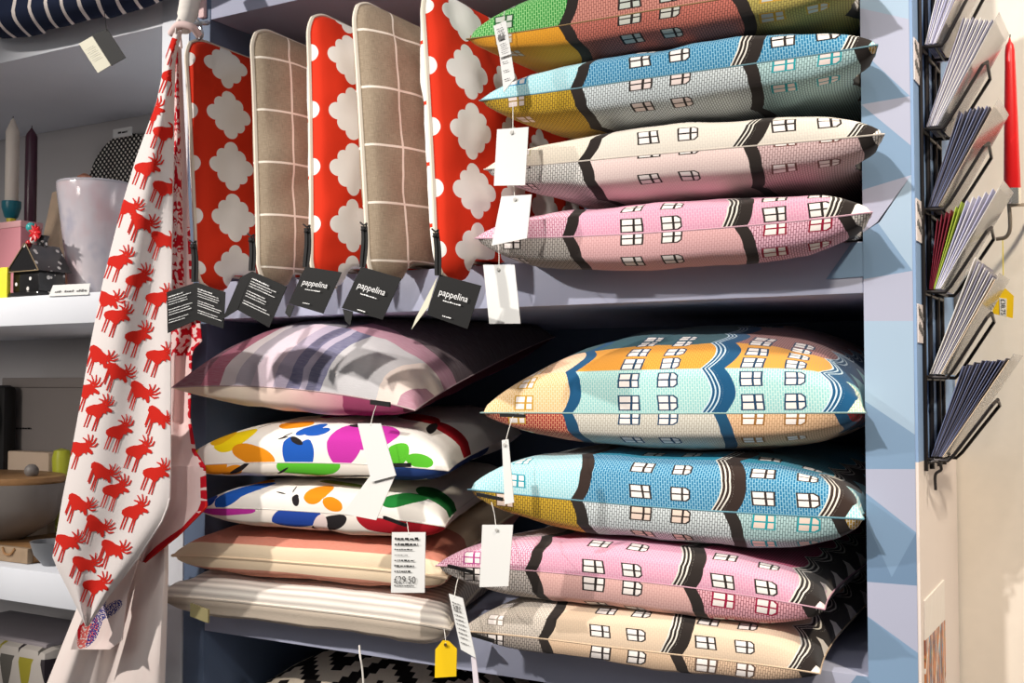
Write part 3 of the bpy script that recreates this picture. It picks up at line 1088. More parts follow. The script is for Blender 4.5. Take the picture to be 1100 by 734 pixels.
YELLOW = material('yellow_card', (242, 200, 20), rough=.55)
t, fr = swing('small yellow tag with clipped corners hanging under the lower shelf edge', None, [YELLOW], [[(475.6, 688), (482, 689), (490.6, 697.6), (490, 727), (467, 728.5), (467.6, 698)]], 1.08, [(477, 676, .03), (478, 682, .01), (479, 692, -.001)], lean=.001)
c = at(478.8, 693, 1.078)
ey = MB().lathe([(.0012, 0), (.002, .0004), (.002, .0009), (.0012, .001)], (0, 0, 0), 12).build('eyelet', material('brown_eyelet', (90, 70, 30), rough=.5), t)
ey.location = c - V(t.location); ey.rotation_euler = (PI / 2, 0, 0)

# loose white tape under the ticking pad
mb = MB()
mb.tube(curve_pts([at(386, 694, 1.14), at(387, 706, 1.12), at(389, 718, 1.12), at(391, 745, 1.12)], 6), .0013, 6)
mb.build('care_tape', THREAD, e5)

# ------------------------------------------------------------------ tea towels
def lerp_rows(rows, y):
    for (y0, a0, b0), (y1, a1, b1) in zip(rows, rows[1:]):
        if y <= y1 or (y1, a1, b1) == rows[-1]:
            k = (y - y0) / (y1 - y0)
            return a0 + (a1 - a0) * k, b0 + (b1 - b0) * k


def sheet(rows, Yf, mats, nx=22, ny=60, th=.0015, mfun=None):
    """hanging cloth: rows = (height, left edge, right edge); Yf(s, y) its depth"""
    y0, y1 = rows[0][0], rows[-1][0]
    mb = MB()
    fr, bk = [], []
    for j in range(ny + 1):
        y = y0 + (y1 - y0) * j / ny
        l, r = lerp_rows(rows, y)
        for i in range(nx + 1):
            s = i / nx
            p = at(l + (r - l) * s, y, Yf(s, y))
            fr.append(p); bk.append(p + V((0, th, 0)))
    n = len(fr)
    uvs = [((k % (nx + 1)) / nx, (k // (nx + 1)) / ny) for k in range(n)] * 2
    fs, mi = [], []
    for j in range(ny):
        for i in range(nx):
            a = j * (nx + 1) + i
            q = [a, a + 1, a + nx + 2, a + nx + 1]
            fs.append(q); mi.append(mfun(i / nx, j / ny) if mfun else 0)
            fs.append([k + n for k in q][::-1]); mi.append(0)
    rim = [i for i in range(nx + 1)] + [j * (nx + 1) + nx for j in range(1, ny + 1)] + [ny * (nx + 1) + i for i in range(nx - 1, -1, -1)] + [j * (nx + 1) for j in range(ny - 1, 0, -1)]
    for k in range(len(rim)):
        a, b_ = rim[k], rim[(k + 1) % len(rim)]
        fs.append([a, b_, b_ + n, a + n]); mi.append(0)
    mb.v = fr + bk; mb.f = fs; mb.mi = mi; mb.uv = uvs
    return mb


COT = lambda n, c: material(n, c, rough=.95, spec=.1, bump=weave, bump_s=.2, bump_d=.0008)
TOWEL = COT('white_cotton', blobs((238, 229, 226), []))
TRED = material('red_textile_print', (212, 44, 34), rough=.95, spec=.1)
PINKISH = COT('pale_pink_cotton', blobs((236, 208, 204), [(.5, .5, .3, .2, 30, (230, 200, 196))]))
TROW = [(34, 187, 195), (60, 178, 188), (110, 168, 186.5), (170, 146, 186), (220, 131, 185), (300, 111, 184), (370, 97, 183), (440, 85, 183), (500, 74, 183), (540, 66, 182), (560, 63, 174), (600, 56, 148), (640, 76, 117), (673, 92, 94)]


def TY(s, y):
    k = min(1, max(0, (y - 34) / 300))
    return 1.055 - .018 * k * math.sin(s * 2.6 + .4) + .010 * k * math.cos(s * 7 + y * .004) + .012 * s ** 6


mb = sheet(TROW, TY, None, th=.0016)
tw = mb.build('tea_towel', [TOWEL], None, label='white tea towel printed with red moose, draped from the hook at the left', cat='tea towel', fixn=False)

# moose silhouettes printed on it
BODY = [(-.6, -.06), (-.72, .18), (-.66, .4), (-.44, .52), (-.2, .58), (.02, .56), (.2, .6), (.34, .64), (.46, .56), (.6, .34), (.82, .14), (.88, -.02), (.78, -.1), (.62, -.02), (.52, .02), (.5, -.2), (.42, -.1), (.3, -.1), (.2, -.3), (.06, -.42), (-.1, -.36), (-.3, -.16), (-.46, -.1)]
BODY = [(x, (y - .1) * .86 + .12) for x, y in BODY]
LEGS = [((-.5, .1), (-.86, -.86)), ((-.36, .0), (-.7, -.9)), ((-.06, -.2), (-.4, -1.12)), ((.06, -.2), (-.22, -1.16))]
ANT = [[(.38, .5), (.34, .66), (.16, .78), (.2, .82), (.4, .74), (.46, .56)],
       [(.40, .52), (.46, .74), (.38, 1.02), (.43, 1.03), (.53, .78), (.5, .54)],
       [(.44, .52), (.6, .76), (.62, 1.04), (.67, 1.04), (.68, .74), (.56, .5)],
       [(.46, .46), (.72, .66), (.82, .92), (.87, .9), (.8, .62), (.58, .42)],
       [(.46, .44), (.78, .48), (.94, .68), (.98, .64), (.86, .42), (.56, .36)]]
ANT = [[(.46 + (x - .46) * 1.2, .5 + (y - .5) * 1.15) for x, y in q] for q in ANT]
spots_m = [(188, 52, -30), (186, 84, 10), (163, 125, 20), (176, 146, -10), (157, 184, 0), (175, 205, -20), (133, 225, -30), (149, 241, -38), (172, 260, -30), (127, 284, 5), (148, 304, 10), (169, 324, 0), (112, 324, -30), (124, 343, -5), (147, 365, 5), (169, 386, -5), (103, 384, -50), (123, 402, -38),
           (148, 422, -45), (166, 449, -50), (91, 423, 0), (105, 444, 5), (127, 467, 10), (148, 488, 5), (84, 485, -10), (106, 509, -40), (123, 530, 5), (144, 553, 10), (81, 543, -45), (100, 566, -48), (70, 585, -20), (118, 592, -35), (166, 512, 0), (88, 609, -25), (101, 633, -5)]
mb = MB()


def clampx(x, y):
    y = min(max(y, 35), 672)
    l, r = lerp_rows(TROW, y)
    x = min(max(x, l), r)
    s = (x - l) / (r - l)
    return at(x, y, TY(s, y) - .0008)


for i, (cx, cy, an) in enumerate(spots_m):
    S = 18.5
    a = math.radians(an)

    def tr(p):
        x, y = p[0] * S * .98, p[1] * S * .98
        return (cx + x * math.cos(a) - y * math.sin(a) * 1, cy - (x * math.sin(a) + y * math.cos(a)))
    def leg(p):
        return (cx + p[0] * S, cy - p[1] * S)
    polys = [[tr(p) for p in BODY]] + [[tr(p) for p in q] for q in ANT]
    for (a0, a1) in LEGS:
        x0, y0 = tr(a0); x1, y1 = x0 + (a1[0] - a0[0]) * S * .9, y0 - (a1[1] - a0[1]) * S * .9
        polys.append([(x0 - .9, y0), (x0 + .9, y0), (x1 + .6, y1), (x1 - .6, y1)])
    for poly in polys:
        pts = [clampx(*p) for p in poly]
        l_, r_ = lerp_rows(TROW, min(max(cy, 35), 672))
        tris = tessellate_polygon([[V((p[0], p[1], 0)) for p in poly]])
        stack = [[V((*poly[q], 0)) for q in t_] for t_ in tris]
        while stack:
            A_, B_, C_ = stack.pop()
            es = [(A_ - B_).length, (B_ - C_).length, (C_ - A_).length]
            if max(es) > 4:
                q = es.index(max(es))
                if q == 1: A_, B_, C_ = B_, C_, A_
                elif q == 2: A_, B_, C_ = C_, A_, B_
                M2 = (A_ + B_) / 2
                stack += [[A_, M2, C_], [M2, B_, C_]]
            else:
                mb.add([clampx(*p.xy) for p in (A_, B_, C_)], [[0, 1, 2]])
mb.build('printed_moose', TRED, tw, smooth=False, fixn=False)
ys = [y for y in range(536, 673, 8)]
mb = MB()
for side in (0,):
    mb.tube([at(lerp_rows(TROW, y)[1], y, TY(1, y)) for y in ys], .0012, 5)
mb.build('hem', TOWEL, tw)

MB().tube(curve_pts([at(189, 36, TY(.5, 36)), at(190, 28, 1.05), at(193, 22, 1.06), at(195, 34, 1.055)], 5), .0016, 6).build('hanging_loop', TOWEL, tw)

# second towel: red lettering band and pink reverse
R2 = [(50, 183, 194), (120, 183, 197), (200, 181, 201), (300, 180, 206), (340, 180, 214), (370, 179, 217), (376, 178, 206), (450, 178, 204), (486, 172, 210), (500, 168, 220), (545, 158, 222), (575, 152, 192), (604, 150, 156)]


def T2Y(s, y):
    up = min(1, max(0, (y - 310) / 30)) * (1 - min(1, max(0, (y - 455) / 45)))
    return 1.089 + .0865 * up + (.005 + .001 * up) * math.sin(s * 8 + y * .006) + .008 * s + (.01 * max(0, s - .6) if y < 320 else 0)


def red_band():
    u, v = uv()
    n1 = nz(comb(u * 4, v * 40), 1.5, 1)
    band = (u > .10) * (u < .66) * (v < .47)
    letters = band * (fract(v * 17 + n1 * 2.5) > .42) * (n1 > .40)
    low = (v > .50) * (v < .60) * (nz(comb(u * 3, v * 30), 2.5, 1) > .52)
    hem = (v > .90) * (v > (1.06 - u * .14))
    rt = (u > .9) * (v > .35) * (nz(comb(u, v * 30), 2, 1) > .45)
    sh = nz(comb(u * 3, v * 6), 3, 2)
    return mix(mx(letters, low, hem, rt), mix(sh, (232, 200, 198), (240, 216, 212)), (196, 26, 40))


tw2 = sheet(R2, T2Y, None, nx=18, ny=70).build('tea_towel', [COT('red_lettered_cotton', red_band)], None, label='pale pink tea towel with red hem, hanging against the left cushion ends', cat='tea towel', fixn=False)
mb = MB()
mb.tube([at(lerp_rows(R2, y)[1], y, T2Y(1, y)) for y in range(540, 605, 4)], .0015, 6)
mb.build('hem', TRED, tw2)

MB().tube(curve_pts([at(187, 52, 1.09), at(189, 40, 1.08), at(193, 36, 1.08), at(195, 52, 1.09)], 5), .0016, 6).build('hanging_loop', PINKISH, tw2)
R3 = [(585, 112, 180), (620, 96, 180), (650, 84, 179), (690, 68, 178), (745, 46, 176)]


def T3Y(s, y): return 1.118 + .016 * math.sin(s * 9 + .4 + y * .004) + .004 * math.cos(s * 23)


def flowers():
    u, v = uv()
    n1 = nz(comb(u * 9, v * 12), 5, 1)
    n2 = nz(comb(u * 12, v * 14), 7, 1)
    leaf = mn(ell(u, v, .16, .52, .12, .055, .3), ell(u, v, .24, .45, .13, .05, 1.0), ell(u, v, .12, .64, .07, .09, 0))
    blue = (leaf < 1.0) * (n2 > .5)
    coral = (mn(ell(u, v, .10, .6, .08, .12, .2), ell(u, v, .2, .6, .05, .1, .2)) < 1.0) * (n1 > .46)
    dot = mn(ell(u, v, .02, .5, .05, .04, .8), ell(u, v, .06, 1.0, .09, .04, .3)) < 1.0
    sh = nz(comb(u * 4, v * 2), 2, 2)
    c = mix(sh, (238, 220, 214), (246, 236, 230))
    c = mix(coral, c, (228, 110, 104))
    c = mix(blue, c, (46, 56, 140))
    c = mix(0.0, c, c)
    return mix(ell(u, v, .06, 1.0, .09, .04, .3) < 1.0, mix(sh, (238, 220, 214), (246, 236, 230)), (200, 28, 40))


tw3 = sheet(R3, T3Y, None, nx=40, ny=30).build('tea_towel', [COT('flowered_cotton', flowers)], None, label='pale tea towel with blue and coral flower print, lowest of the hanging towels', cat='tea towel', fixn=False)
MB().tube(curve_pts([at(150, 588, 1.106), at(152, 575, 1.112), at(158, 572, 1.114), at(160, 588, 1.108)], 5), .0016, 6).build('hanging_loop', PINKISH, tw3)
R4 = [(592, 116, 152), (640, 98, 136), (688, 79, 131), (698, 76, 118)]


def flowers2():
    u, v = uv()
    n1 = nz(comb(u * 3, v * 6), 7, 1)
    n2 = nz(comb(u * 4, v * 8), 9, 1)
    bl = (mn(ell(u, v, .62, .60, .3, .075, -.25), ell(u, v, .38, .72, .12, .26, .1), ell(u, v, .2, .62, .1, .06, 0)) < 1.0) * (n2 > .47)
    co = (ell(u, v, .24, .82, .2, .17, .1) < 1.0) * (n1 > .45)
    rd = mn(ell(u, v, .06, .66, .16, .02, .5), ell(u, v, .1, .72, .14, .02, -.7), ell(u, v, .05, .82, .1, .03, .9)) < 1.0
    sh = nz(comb(u * 4, v * 2), 2, 2)
    c = mix(sh, (236, 212, 206), (244, 228, 222))
    c = mix(co, c, (226, 104, 98))
    c = mix(bl, c, (42, 52, 136))
    return mix(rd, c, (200, 28, 40))


def T4Y(s, y): return 1.082 + .006 * math.sin(s * 5)


sheet(R4, T4Y, None, nx=16, ny=20).build('folded_layer', [material('flowered_cotton_fold', flowers2, rough=.95, spec=.1)], tw3, fixn=False)

# peg the towels hang from
hk = empty('towel_peg', at(203, 45, 1.10), 'pale peg with a folded cloth loop holding the tea towels at the top left', 'peg')
mb = MB()
mb.tube(curve_pts([at(206, -30, 1.13), at(204, 0, 1.11), at(201, 18, 1.095), at(197, 30, 1.08)], 8), [.016] * 8 + [.014] * 8 + [.012] * 8 + [.010], 16)
mb.build('cloth_loop', COT('ivory_cotton', blobs((236, 228, 220), [])), hk)
mb = MB()
mb.tube(curve_pts([at(184, 36, 1.06), at(192, 27, 1.052), at(206, 29, 1.058), at(214, 38, 1.07)], 6), .0052, 10)
mb.build('gathered_cloth', PINKISH, hk)
mb = MB()
mb.tube(curve_pts([at(212, 22, 1.085), at(215, 28, 1.075), at(217, 38, 1.075), at(213, 42, 1.075), at(210, 34, 1.08)], 6), .0024, 8)
mb.tube(curve_pts([at(208, 27, 1.07), at(216, 25, 1.075), at(222, 25, 1.09), at(224, 24, 1.19)], 6), .003, 8)
mb.build('hook', material('steel', (190, 190, 195), rough=.3, metal=.9), hk)
MB().box(at(219, 6, D) + V((-.006, -.006, -.02)), at(219, 6, D) + V((.006, .002, .02)), .002).build('backplate', material('pale_pink_plastic', (240, 205, 205), rough=.5), hk)

# ------------------------------------------------------------------ top left striped cushion
def navy():
    u, v = uv()
    w_ = nz(comb(u, v), 6, 1)
    k = fract((u + v * .55 + w_ * .03) / .074) < .2
    return mix(k, (30, 38, 60), (222, 212, 206))


nv = fab('navy_striped_cotton', navy)
FL, FR = at(-70, 15, 1.10), at(170, -48, 1.10)
tc, _ = cushion('cushion', FL, FR, FL + V((.02, .42, .03)), FR + V((0, .42, .03)), (0, 0, 1), .07, .052, [nv, nv], ex=(3.2, 5), p=.42, seed=50, label='navy cushion with white stripes on the top left shelf', cat='cushion', clamp=shelf_clamp(1.962, None, None, XS0 - .003))
t, fr = swing('swing tag with one black and one cream leaf hanging from the navy striped cushion', None, [BLACK_CARD, material('cream_card', (214, 210, 190), rough=.6)], [[(99, 37.6), (115, 31), (135, 62), (119.6, 70.7)], [(84.7, 47), (99, 38.7), (119, 70), (105, 78.4)]], 1.05, [(112, 12, .03), (113, 20, .01), (114.5, 33, -.001)], thread=BRIBBON)
o, ux, uy, w, h = fr[1]
mb = MB()
for k in (.3, .42, .54, .66): scribble(mb, lift(o, .0024) + ux * w * .2 - uy * h * k, ux, uy, w * .6, .0011, RN)
mb.build('small_print', material('grey_ink', (110, 108, 108), rough=.6), t, smooth=False, fixn=False)

# ------------------------------------------------------------------ things on the left shelves
ZS = 1.35 + .1497          # upper left shelf top
ZL = 1.35 - .3043


def gx(px, Y): return at(px, 380, Y).x


def gz(px, py, Y): return at(px, py, Y).z


def sz(Y, px): return Y / ray(px, 400).y / 1200   # metres per pixel there


def dots(scale=1.0):
    def f():
        x, y, z = objco()
        if scale == 1.0:
            c_ = .0125
            a = fract((x + z) / c_) - .5
            b_ = fract((x - z) / c_) - .5
            return mix((a * a + b_ * b_) < .085, (20, 18, 19), (232, 226, 216))
        vn = NT.nodes.new('ShaderNodeTexVoronoi')
        NT.links.new(comb(x, y, z).s, vn.inputs['Vector'])
        vn.inputs['Scale'].default_value = 75 * scale
        return mix(E(vn.outputs['Distance']) < .2, (20, 18, 19), (230, 225, 220))
    return f


# house-shaped ornament
GLAZE = material('black_glaze', (18, 16, 17), rough=.18, spec=.6, coat=.4)
GDOT = material('black_glaze_white_dots', dots(.75), rough=.18, spec=.6, coat=.4)
Yh = 1.235
k = sz(Yh, 30)
cx = gx(26, Yh)
ho = empty('house_ornament', (cx, Yh + .04, ZS), 'black glazed house-shaped ornament with white dots and a red flower on its roof', 'ornament')
MB().box((cx - 27 * k, Yh - .008, ZS), (cx + 27 * k, Yh + .062, ZS + 7 * k), .004).build('base', GDOT, ho)
wl, we = 22 * k, 33 * k
mb = MB()
mb.box((cx - wl, Yh, ZS + 6 * k), (cx + wl, Yh + .055, ZS + 30 * k), .003)
mb.build('walls', GDOT, ho)
rz = ZS + 29 * k
mb = MB()
mb.prism([V((cx - 27 * k, Yh - .006, rz)), V((cx + 27 * k, Yh - .006, rz)), V((cx + 6 * k, Yh - .006, rz + 30 * k)), V((cx + 2 * k, Yh - .006, rz + 30 * k))], (0, .066, 0))
mb.build('roof', GDOT, ho)
mb = MB()
mb.tube([V((cx - 27 * k, Yh - .007, rz)), V((cx + 27 * k, Yh - .007, rz))], .0009, 6)
mb.tube([V((cx - 27 * k, Yh - .007, rz)), V((cx + 3 * k, Yh - .007, rz + 30 * k))], .0009, 6)
mb.tube([V((cx + 27 * k, Yh - .007, rz)), V((cx + 5 * k, Yh - .007, rz + 30 * k))], .0009, 6)
mb.build('trim_line', material('bronze_line', (150, 130, 100), rough=.4), ho)
MB().lathe([(.010, 0), (.009, .02), (.012, .03)], (cx + 2 * k, Yh + .03, rz + 22 * k), 16).build('chimney', GDOT, ho)
fz = rz + 42 * k
for nm, dx, dz, r, col in (('bead', -9, 8, .009, (60, 160, 160)), ('bead', -2, 2, .008, (220, 200, 90)), ('bead', -4, -6, .007, (230, 225, 220)), ('bead', -12, -9, .006, (190, 30, 40))):
    bm = bmesh.new(); bmesh.ops.create_uvsphere(bm, u_segments=14, v_segments=8, radius=r)
    mb = MB(); mb.bm(bm, Matrix.Translation((cx + dx * k, Yh + .02, fz + dz * k)))
    mb.build(nm, material('bead_%d' % col[0], col, rough=.25, spec=.5), ho)
mb = MB()
fc = V((cx + 8 * k, Yh + .012, fz))
for i in range(9):
    a = i * 2 * PI / 9
    d = V((math.cos(a), -.35, math.sin(a)))
    mb.tube([fc, fc + d * .008, fc + d * .016], [.0035, .0045, .0006], 8)
bm = bmesh.new(); bmesh.ops.create_uvsphere(bm, u_segments=12, v_segments=8, radius=.006)
mb.bm(bm, Matrix.Translation(fc))
mb.build('flower', material('red_glaze', (205, 28, 36), rough=.3, spec=.5), ho)


def candle(px, top, bottom, hw, Y, col, label, name='taper_candle', tip=.012, hb=None):
    x = gx(px, Y); zt, zb_ = gz(px, top, Y), gz(px, bottom, Y)
    kk = sz(Y, px)
    r = hw * kk
    rb = (hb or hw) * kk
    H = zt - zb_
    c = empty(name, (x, Y, zb_), label, 'candle')
    MB().lathe([(rb * .9, 0), (rb, .002), (rb * .5 + r * .5, H * .5), (r, H - tip - .006), (r * .8, H - tip), (r * .3, H - .004), (.0008, H)], (x, Y, zb_), 20).build('wax', col, c)
    MB().tube([V((x, Y, zt - .002)), V((x + .0006, Y, zt + .004))], .0007, 6).build('wick', material('wick', (60, 55, 50), rough=.9), c)
    return c


WAXW = material('ivory_wax', (232, 220, 208), rough=.45, spec=.4)
WAXP = material('dark_purple_wax', (62, 22, 42), rough=.3, spec=.5)
Yc = 1.36
candle(9.5, 128, 222, 7, Yc, WAXW, 'white taper candle in a teal and yellow holder at the left edge', tip=.02)
candle(30, 138, 262, 6.3, Yc, WAXP, 'dark purple taper candle standing behind the black house ornament', tip=.012)


def goblet(px, rim, Y, label, hw, top, cup, stem, foot):
    x = gx(px, Y); kk = sz(Y, px); zr = gz(px, rim, Y)
    g = empty('candle_holder', (x, Y, ZS), label, 'candle holder')
    h = zr - ZS
    R_ = hw * kk
    MB().lathe([(.008, h - .034), (R_ * .7, h - .030), (R_, h - .012), (R_, h), (R_ * .72, h), (R_ * .7, h - .008), (.002, h - .010)], (x, Y, ZS), 24).build('cup', cup, g)
    MB().lathe([(.006, .008), (.005, h * .5), (.009, h - .033)], (x, Y, ZS), 16).build('stem', stem, g)
    MB().lathe([(.026, 0), (.026, .004), (.008, .010)], (x, Y, ZS), 24).build('foot', foot, g)


TEALM = material('teal_lacquer', (22, 112, 128), rough=.35, spec=.5)
YELM = material('yellow_lacquer', (226, 208, 50), rough=.35, spec=.5)
goblet(9.5, 217, Yc, 'teal cup-shaped candle holder with yellow stem under the white candle', 10, 0, TEALM, YELM, TEALM)
goblet(30, 258, Yc, 'dark candle holder under the purple candle, behind the house ornament', 9, 0, material('plum_lacquer', (70, 30, 50), rough=.35), YELM, TEALM)
# pink box and yellow block at the edge
Yb = 1.29
x0, x1 = gx(-24, Yb), gx(20, Yb)
bx = empty('gift_box', ((x0 + x1) / 2, Yb + .03, ZS), 'pink box standing at the left edge behind the ornament', 'box')
PKB = material('pink_card', (214, 140, 150), rough=.6)
zt = gz(10, 238, Yb)
MB().box((x0, Yb, ZS), (x1, Yb + .045, zt - .012), .001).build('body', PKB, bx)
MB().box((x0 - .001, Yb - .001, zt - .012), (x1 + .001, Yb + .046, zt), .001).build('lid', material('pale_pink_card', (226, 170, 172), rough=.6), bx)
Yy = 1.225
x0, x1 = gx(-16, Yy), gx(3, Yy)
mb = MB(); mb.box((x0, Yy, ZS), (x1 + .008, Yy + .008, gz(5, 287, Yy)), .002)
o = mb.build('note_block', material('yellow_paper', (232, 220, 60), rough=.7), None)
props(o, 'yellow block half out of view beside the black house ornament', 'block')

# chopping boards leaning behind the vase
WOODP = material('pale_birch', (238, 208, 178), rough=.55, grain=.05)


def board(pxs, Y, tilt, mt, label):
    """board outline (pixels) leaning back"""
    pts = []
    for x, y in pxs:
        yy = Y
        for _ in range(5):
            p = at(x, y, yy)
            yy = Y + max(0, p.z - ZS) * tilt
        pts.append(V((p.x, yy, max(p.z, ZS))))
    mb = MB(); mb.prism(pts, (0, .010, 0))
    o = mb.build('chopping_board', mt, None)
    props(o, label, 'chopping board', 'pale boards behind the vase')


board([(38, 318), (47, 250), (56, 207), (64, 204), (66, 212), (62, 318)], 1.375, .3, WOODP, 'pale birch board with a slanted top leaning behind the house ornament')
board([(60, 318), (62, 240), (72, 210), (82, 206), (88, 318)], 1.415, .25, material('pinkish_beech', (232, 178, 160), rough=.55, grain=.05), 'pinkish board leaning between the birch board and the vase')

# vase
Yv = 1.355
xv = gx(100, Yv); kv = sz(Yv, 97)
zt = gz(97, 200, Yv)
H = zt - ZS
va = empty('glass_vase', (xv, Yv, ZS), 'large iridescent pinkish glass vase on the left shelf beside the moose towel', 'vase')


def pearl():
    x, y, z = objco()
    n = nz(comb(x, y, z * .5), 14, 3)
    n2 = nz(comb(y, z * .6, x), 18, 3)
    c = mix(n, (206, 200, 214), (244, 234, 234))
    c = mix(mth('MULTIPLY', (n2 - .5) * 3.0, 1.0) * (n2 > .5), c, (228, 186, 188))
    return mix((inv(n2) - .55) * 4.0 * (n2 < .45), c, (150, 160, 190))


GLASS = material('pearl_glass', pearl, rough=.16, spec=.7, trans=.35, coat=.5, bump=lambda: nz(comb(*objco()), 18, 2), bump_s=.6, bump_d=.006)
r0, r1 = 25 * kv, 40 * kv
prof = [(r0 * .9, 0), (r0, .004)] + [(r0 + (r1 - r0) * (t_ / 8) ** 1.1, .004 + (H - .008) * t_ / 8) for t_ in range(1, 9)] + [(r1 - .001, H)] + [(r0 + (r1 - r0) * (t_ / 8) ** 1.1 - .006, .012 + (H - .016) * t_ / 8) for t_ in range(8, -1, -1)] + [(.001, .012)]
mb = MB(); mb.lathe(prof, (xv, Yv, ZS), 40)
mb.build('bowl', GLASS, va)
mb = MB()
rimp = [V((xv + (r1 - .003) * math.cos(a * PI / 20), Yv + (r1 - .003) * math.sin(a * PI / 20), zt)) for a in range(40)]
mb.tube(rimp, .0032, 8, closed=True)
mb.build('rim', material('clear_rim', (225, 222, 230), rough=.1, trans=.5, spec=.6), va)

# dotted tray leaning on the back
Yt = D + DEP2 - .03
xt = gx(134, Yt); kt = sz(Yt, 134)
rt = 62 * kt
zc = ZS + rt
tr_ = empty('round_tray', (xt, Yt, ZS), 'round black tray with white dots leaning on the back of the left shelf', 'tray')
zc = gz(130, 144, Yt) - rt
DOTT = material('black_white_dots', dots(1.0), rough=.4)
mb = MB(); mb.lathe([(.001, 0), (rt * .96, 0), (rt, -.012), (rt * 1.01, -.012), (rt * .985, .005), (.001, .005)], (0, 0, 0), 48)
M_ = Matrix.Translation((xt, Yt, zc)) @ Matrix.Rotation(PI / 2, 4, 'X')
mb.v = [M_ @ v for v in mb.v]
mb.build('dish', DOTT, tr_)
mb = MB(); mb.box((xt - 12 * kt, Yt - .018, zc + rt - .012), (xt + 16 * kt, Yt - .014, zc + rt + .006))
mb.build('sticker', WHITE, tr_)
mb = MB()
scribble(mb, (xt - 4 * kt, Yt - .0185, zc + rt - .005), (1, 0, 0), (0, 0, 1), 16 * kt, .005, RN)
mb.build('small_print', INK, tr_, smooth=False, fixn=False)
# stand that lifts the tray (hidden behind the vase) and a small peach figurine
st = MB(); st.box((xt - .05, Yt - .01, ZS), (xt + .05, Yt + .02, zc - rt * .9), .002)
o = st.build('tray_stand', WOODP, tr_)
Yp = 1.51
xp, zp = gx(88, Yp), gz(88, 187, Yp)
mb = MB(); mb.lathe([(.03, 0), (.034, .03), (.02, (zp - ZS) * .6), (.016, (zp - ZS) * .85), (.014, zp - ZS - .006), (.004, zp - ZS)], (xp, Yp, ZS), 20)
o = mb.build('figurine', material('peach_ceramic', (234, 160, 130), rough=.5), None)
props(o, 'small peach figurine peeping above the rim of the glass vase', 'figurine')

# shelf price card
q = [(52, 318), (57, 306), (97, 304), (95, 316)]
pts = [at(52, 318.5, 1.198), at(95, 316.5, 1.198), at(97, 304.5, 1.206), at(57, 306.5, 1.206)]
pc = empty('price_card', (pts[0] + pts[1]) / 2, 'white price card standing on the shelf edge in front of the vase', 'card')
mb = MB(); mb.prism(pts, (0, .001, 0)); mb.build('card', WHITE, pc, smooth=False)
ux = (pts[1] - pts[0]).normalized(); uy = (pts[3] - pts[0]).normalized(); w = (pts[1] - pts[0]).length
mb = MB()
for f0, f1 in ((.14, .28), (.38, .6), (.68, .92)):
    scribble(mb, pts[0] + ux * w * f0 + uy * .006 + V((0, -.0012, .0)), ux, uy, w * (f1 - f0), .0042, RN)
mb.build('small_print', material('grey_ink', (110, 108, 108), rough=.6), pc, smooth=False, fixn=False)

# ---- lower left shelf
GREYB = material('grey_card', (140, 132, 128), rough=.7)
Yg = 1.50
x0, x1 = gx(4, Yg), gx(128, Yg)
gb = empty('storage_box', ((x0 + x1) / 2, Yg + .04, ZL), 'tall grey box with tiny print at the back of the lower left shelf', 'box')
zt = gz(40, 406, Yg)
MB().box((x0, Yg, ZL), (x1, Yg + .07, zt - .02), .002).build('body', GREYB, gb)
MB().box((x0 - .002, Yg - .002, zt - .02), (x1 + .002, Yg + .072, zt), .002).build('lid', GREYB, gb)
mb = MB()
scribble(mb, at(17, 461, Yg - .001), (1, 0, 0), (0, 0, 1), 26 * sz(Yg, 30), .004, RN)
mb.build('small_print', INK, gb, smooth=False, fixn=False)
Yk = 1.455
xk = gx(-2, Yk)
mb = MB(); mb.box((xk - .05, Yk, ZL), (xk + 11 * sz(Yk, 0), Yk + .034, gz(2, 414, Yk)), .012)
bag = mb.build('black_case', material('black_leatherette', (24, 22, 22), rough=.5, grain=.1), None)
props(bag, 'black rounded case at the left edge of the lower left shelf', 'case')
MB().tube(curve_pts([V((xk + .0, Yk - .004, gz(2, 480, Yk))), V((xk + .012, Yk - .010, gz(2, 450, Yk))), V((xk + .0, Yk - .004, gz(2, 425, Yk)))], 8), .004, 8).build('handle', material('brass', (120, 90, 50), rough=.4, metal=.8), bag)
Yi = 1.467
mb = MB(); mb.box((gx(8, Yi), Yi, ZL), (gx(54, Yi), Yi + .03, gz(40, 486, Yi)), .003)
o = mb.build('cream_box', material('cream_card_box', (232, 206, 180), rough=.7), None)
props(o, 'low cream box between the grey box and the large bowl', 'box')
Yl = 1.465
mb = MB()
rl = 10 * sz(Yl, 70)
xl_, zl_ = gx(68, Yl), gz(70, 482, Yl)
mb.lathe([(rl * .5, 0), (rl * .8, (zl_ - ZL) * .5), (rl, zl_ - ZL - .02), (rl * .8, zl_ - ZL - .004), (.001, zl_ - ZL)], (xl_, Yl, ZL), 24)
o = mb.build('lime_pot', material('lime_glaze', (196, 200, 60), rough=.35), None)
props(o, 'lime green pot half hidden behind the moose towel', 'pot')

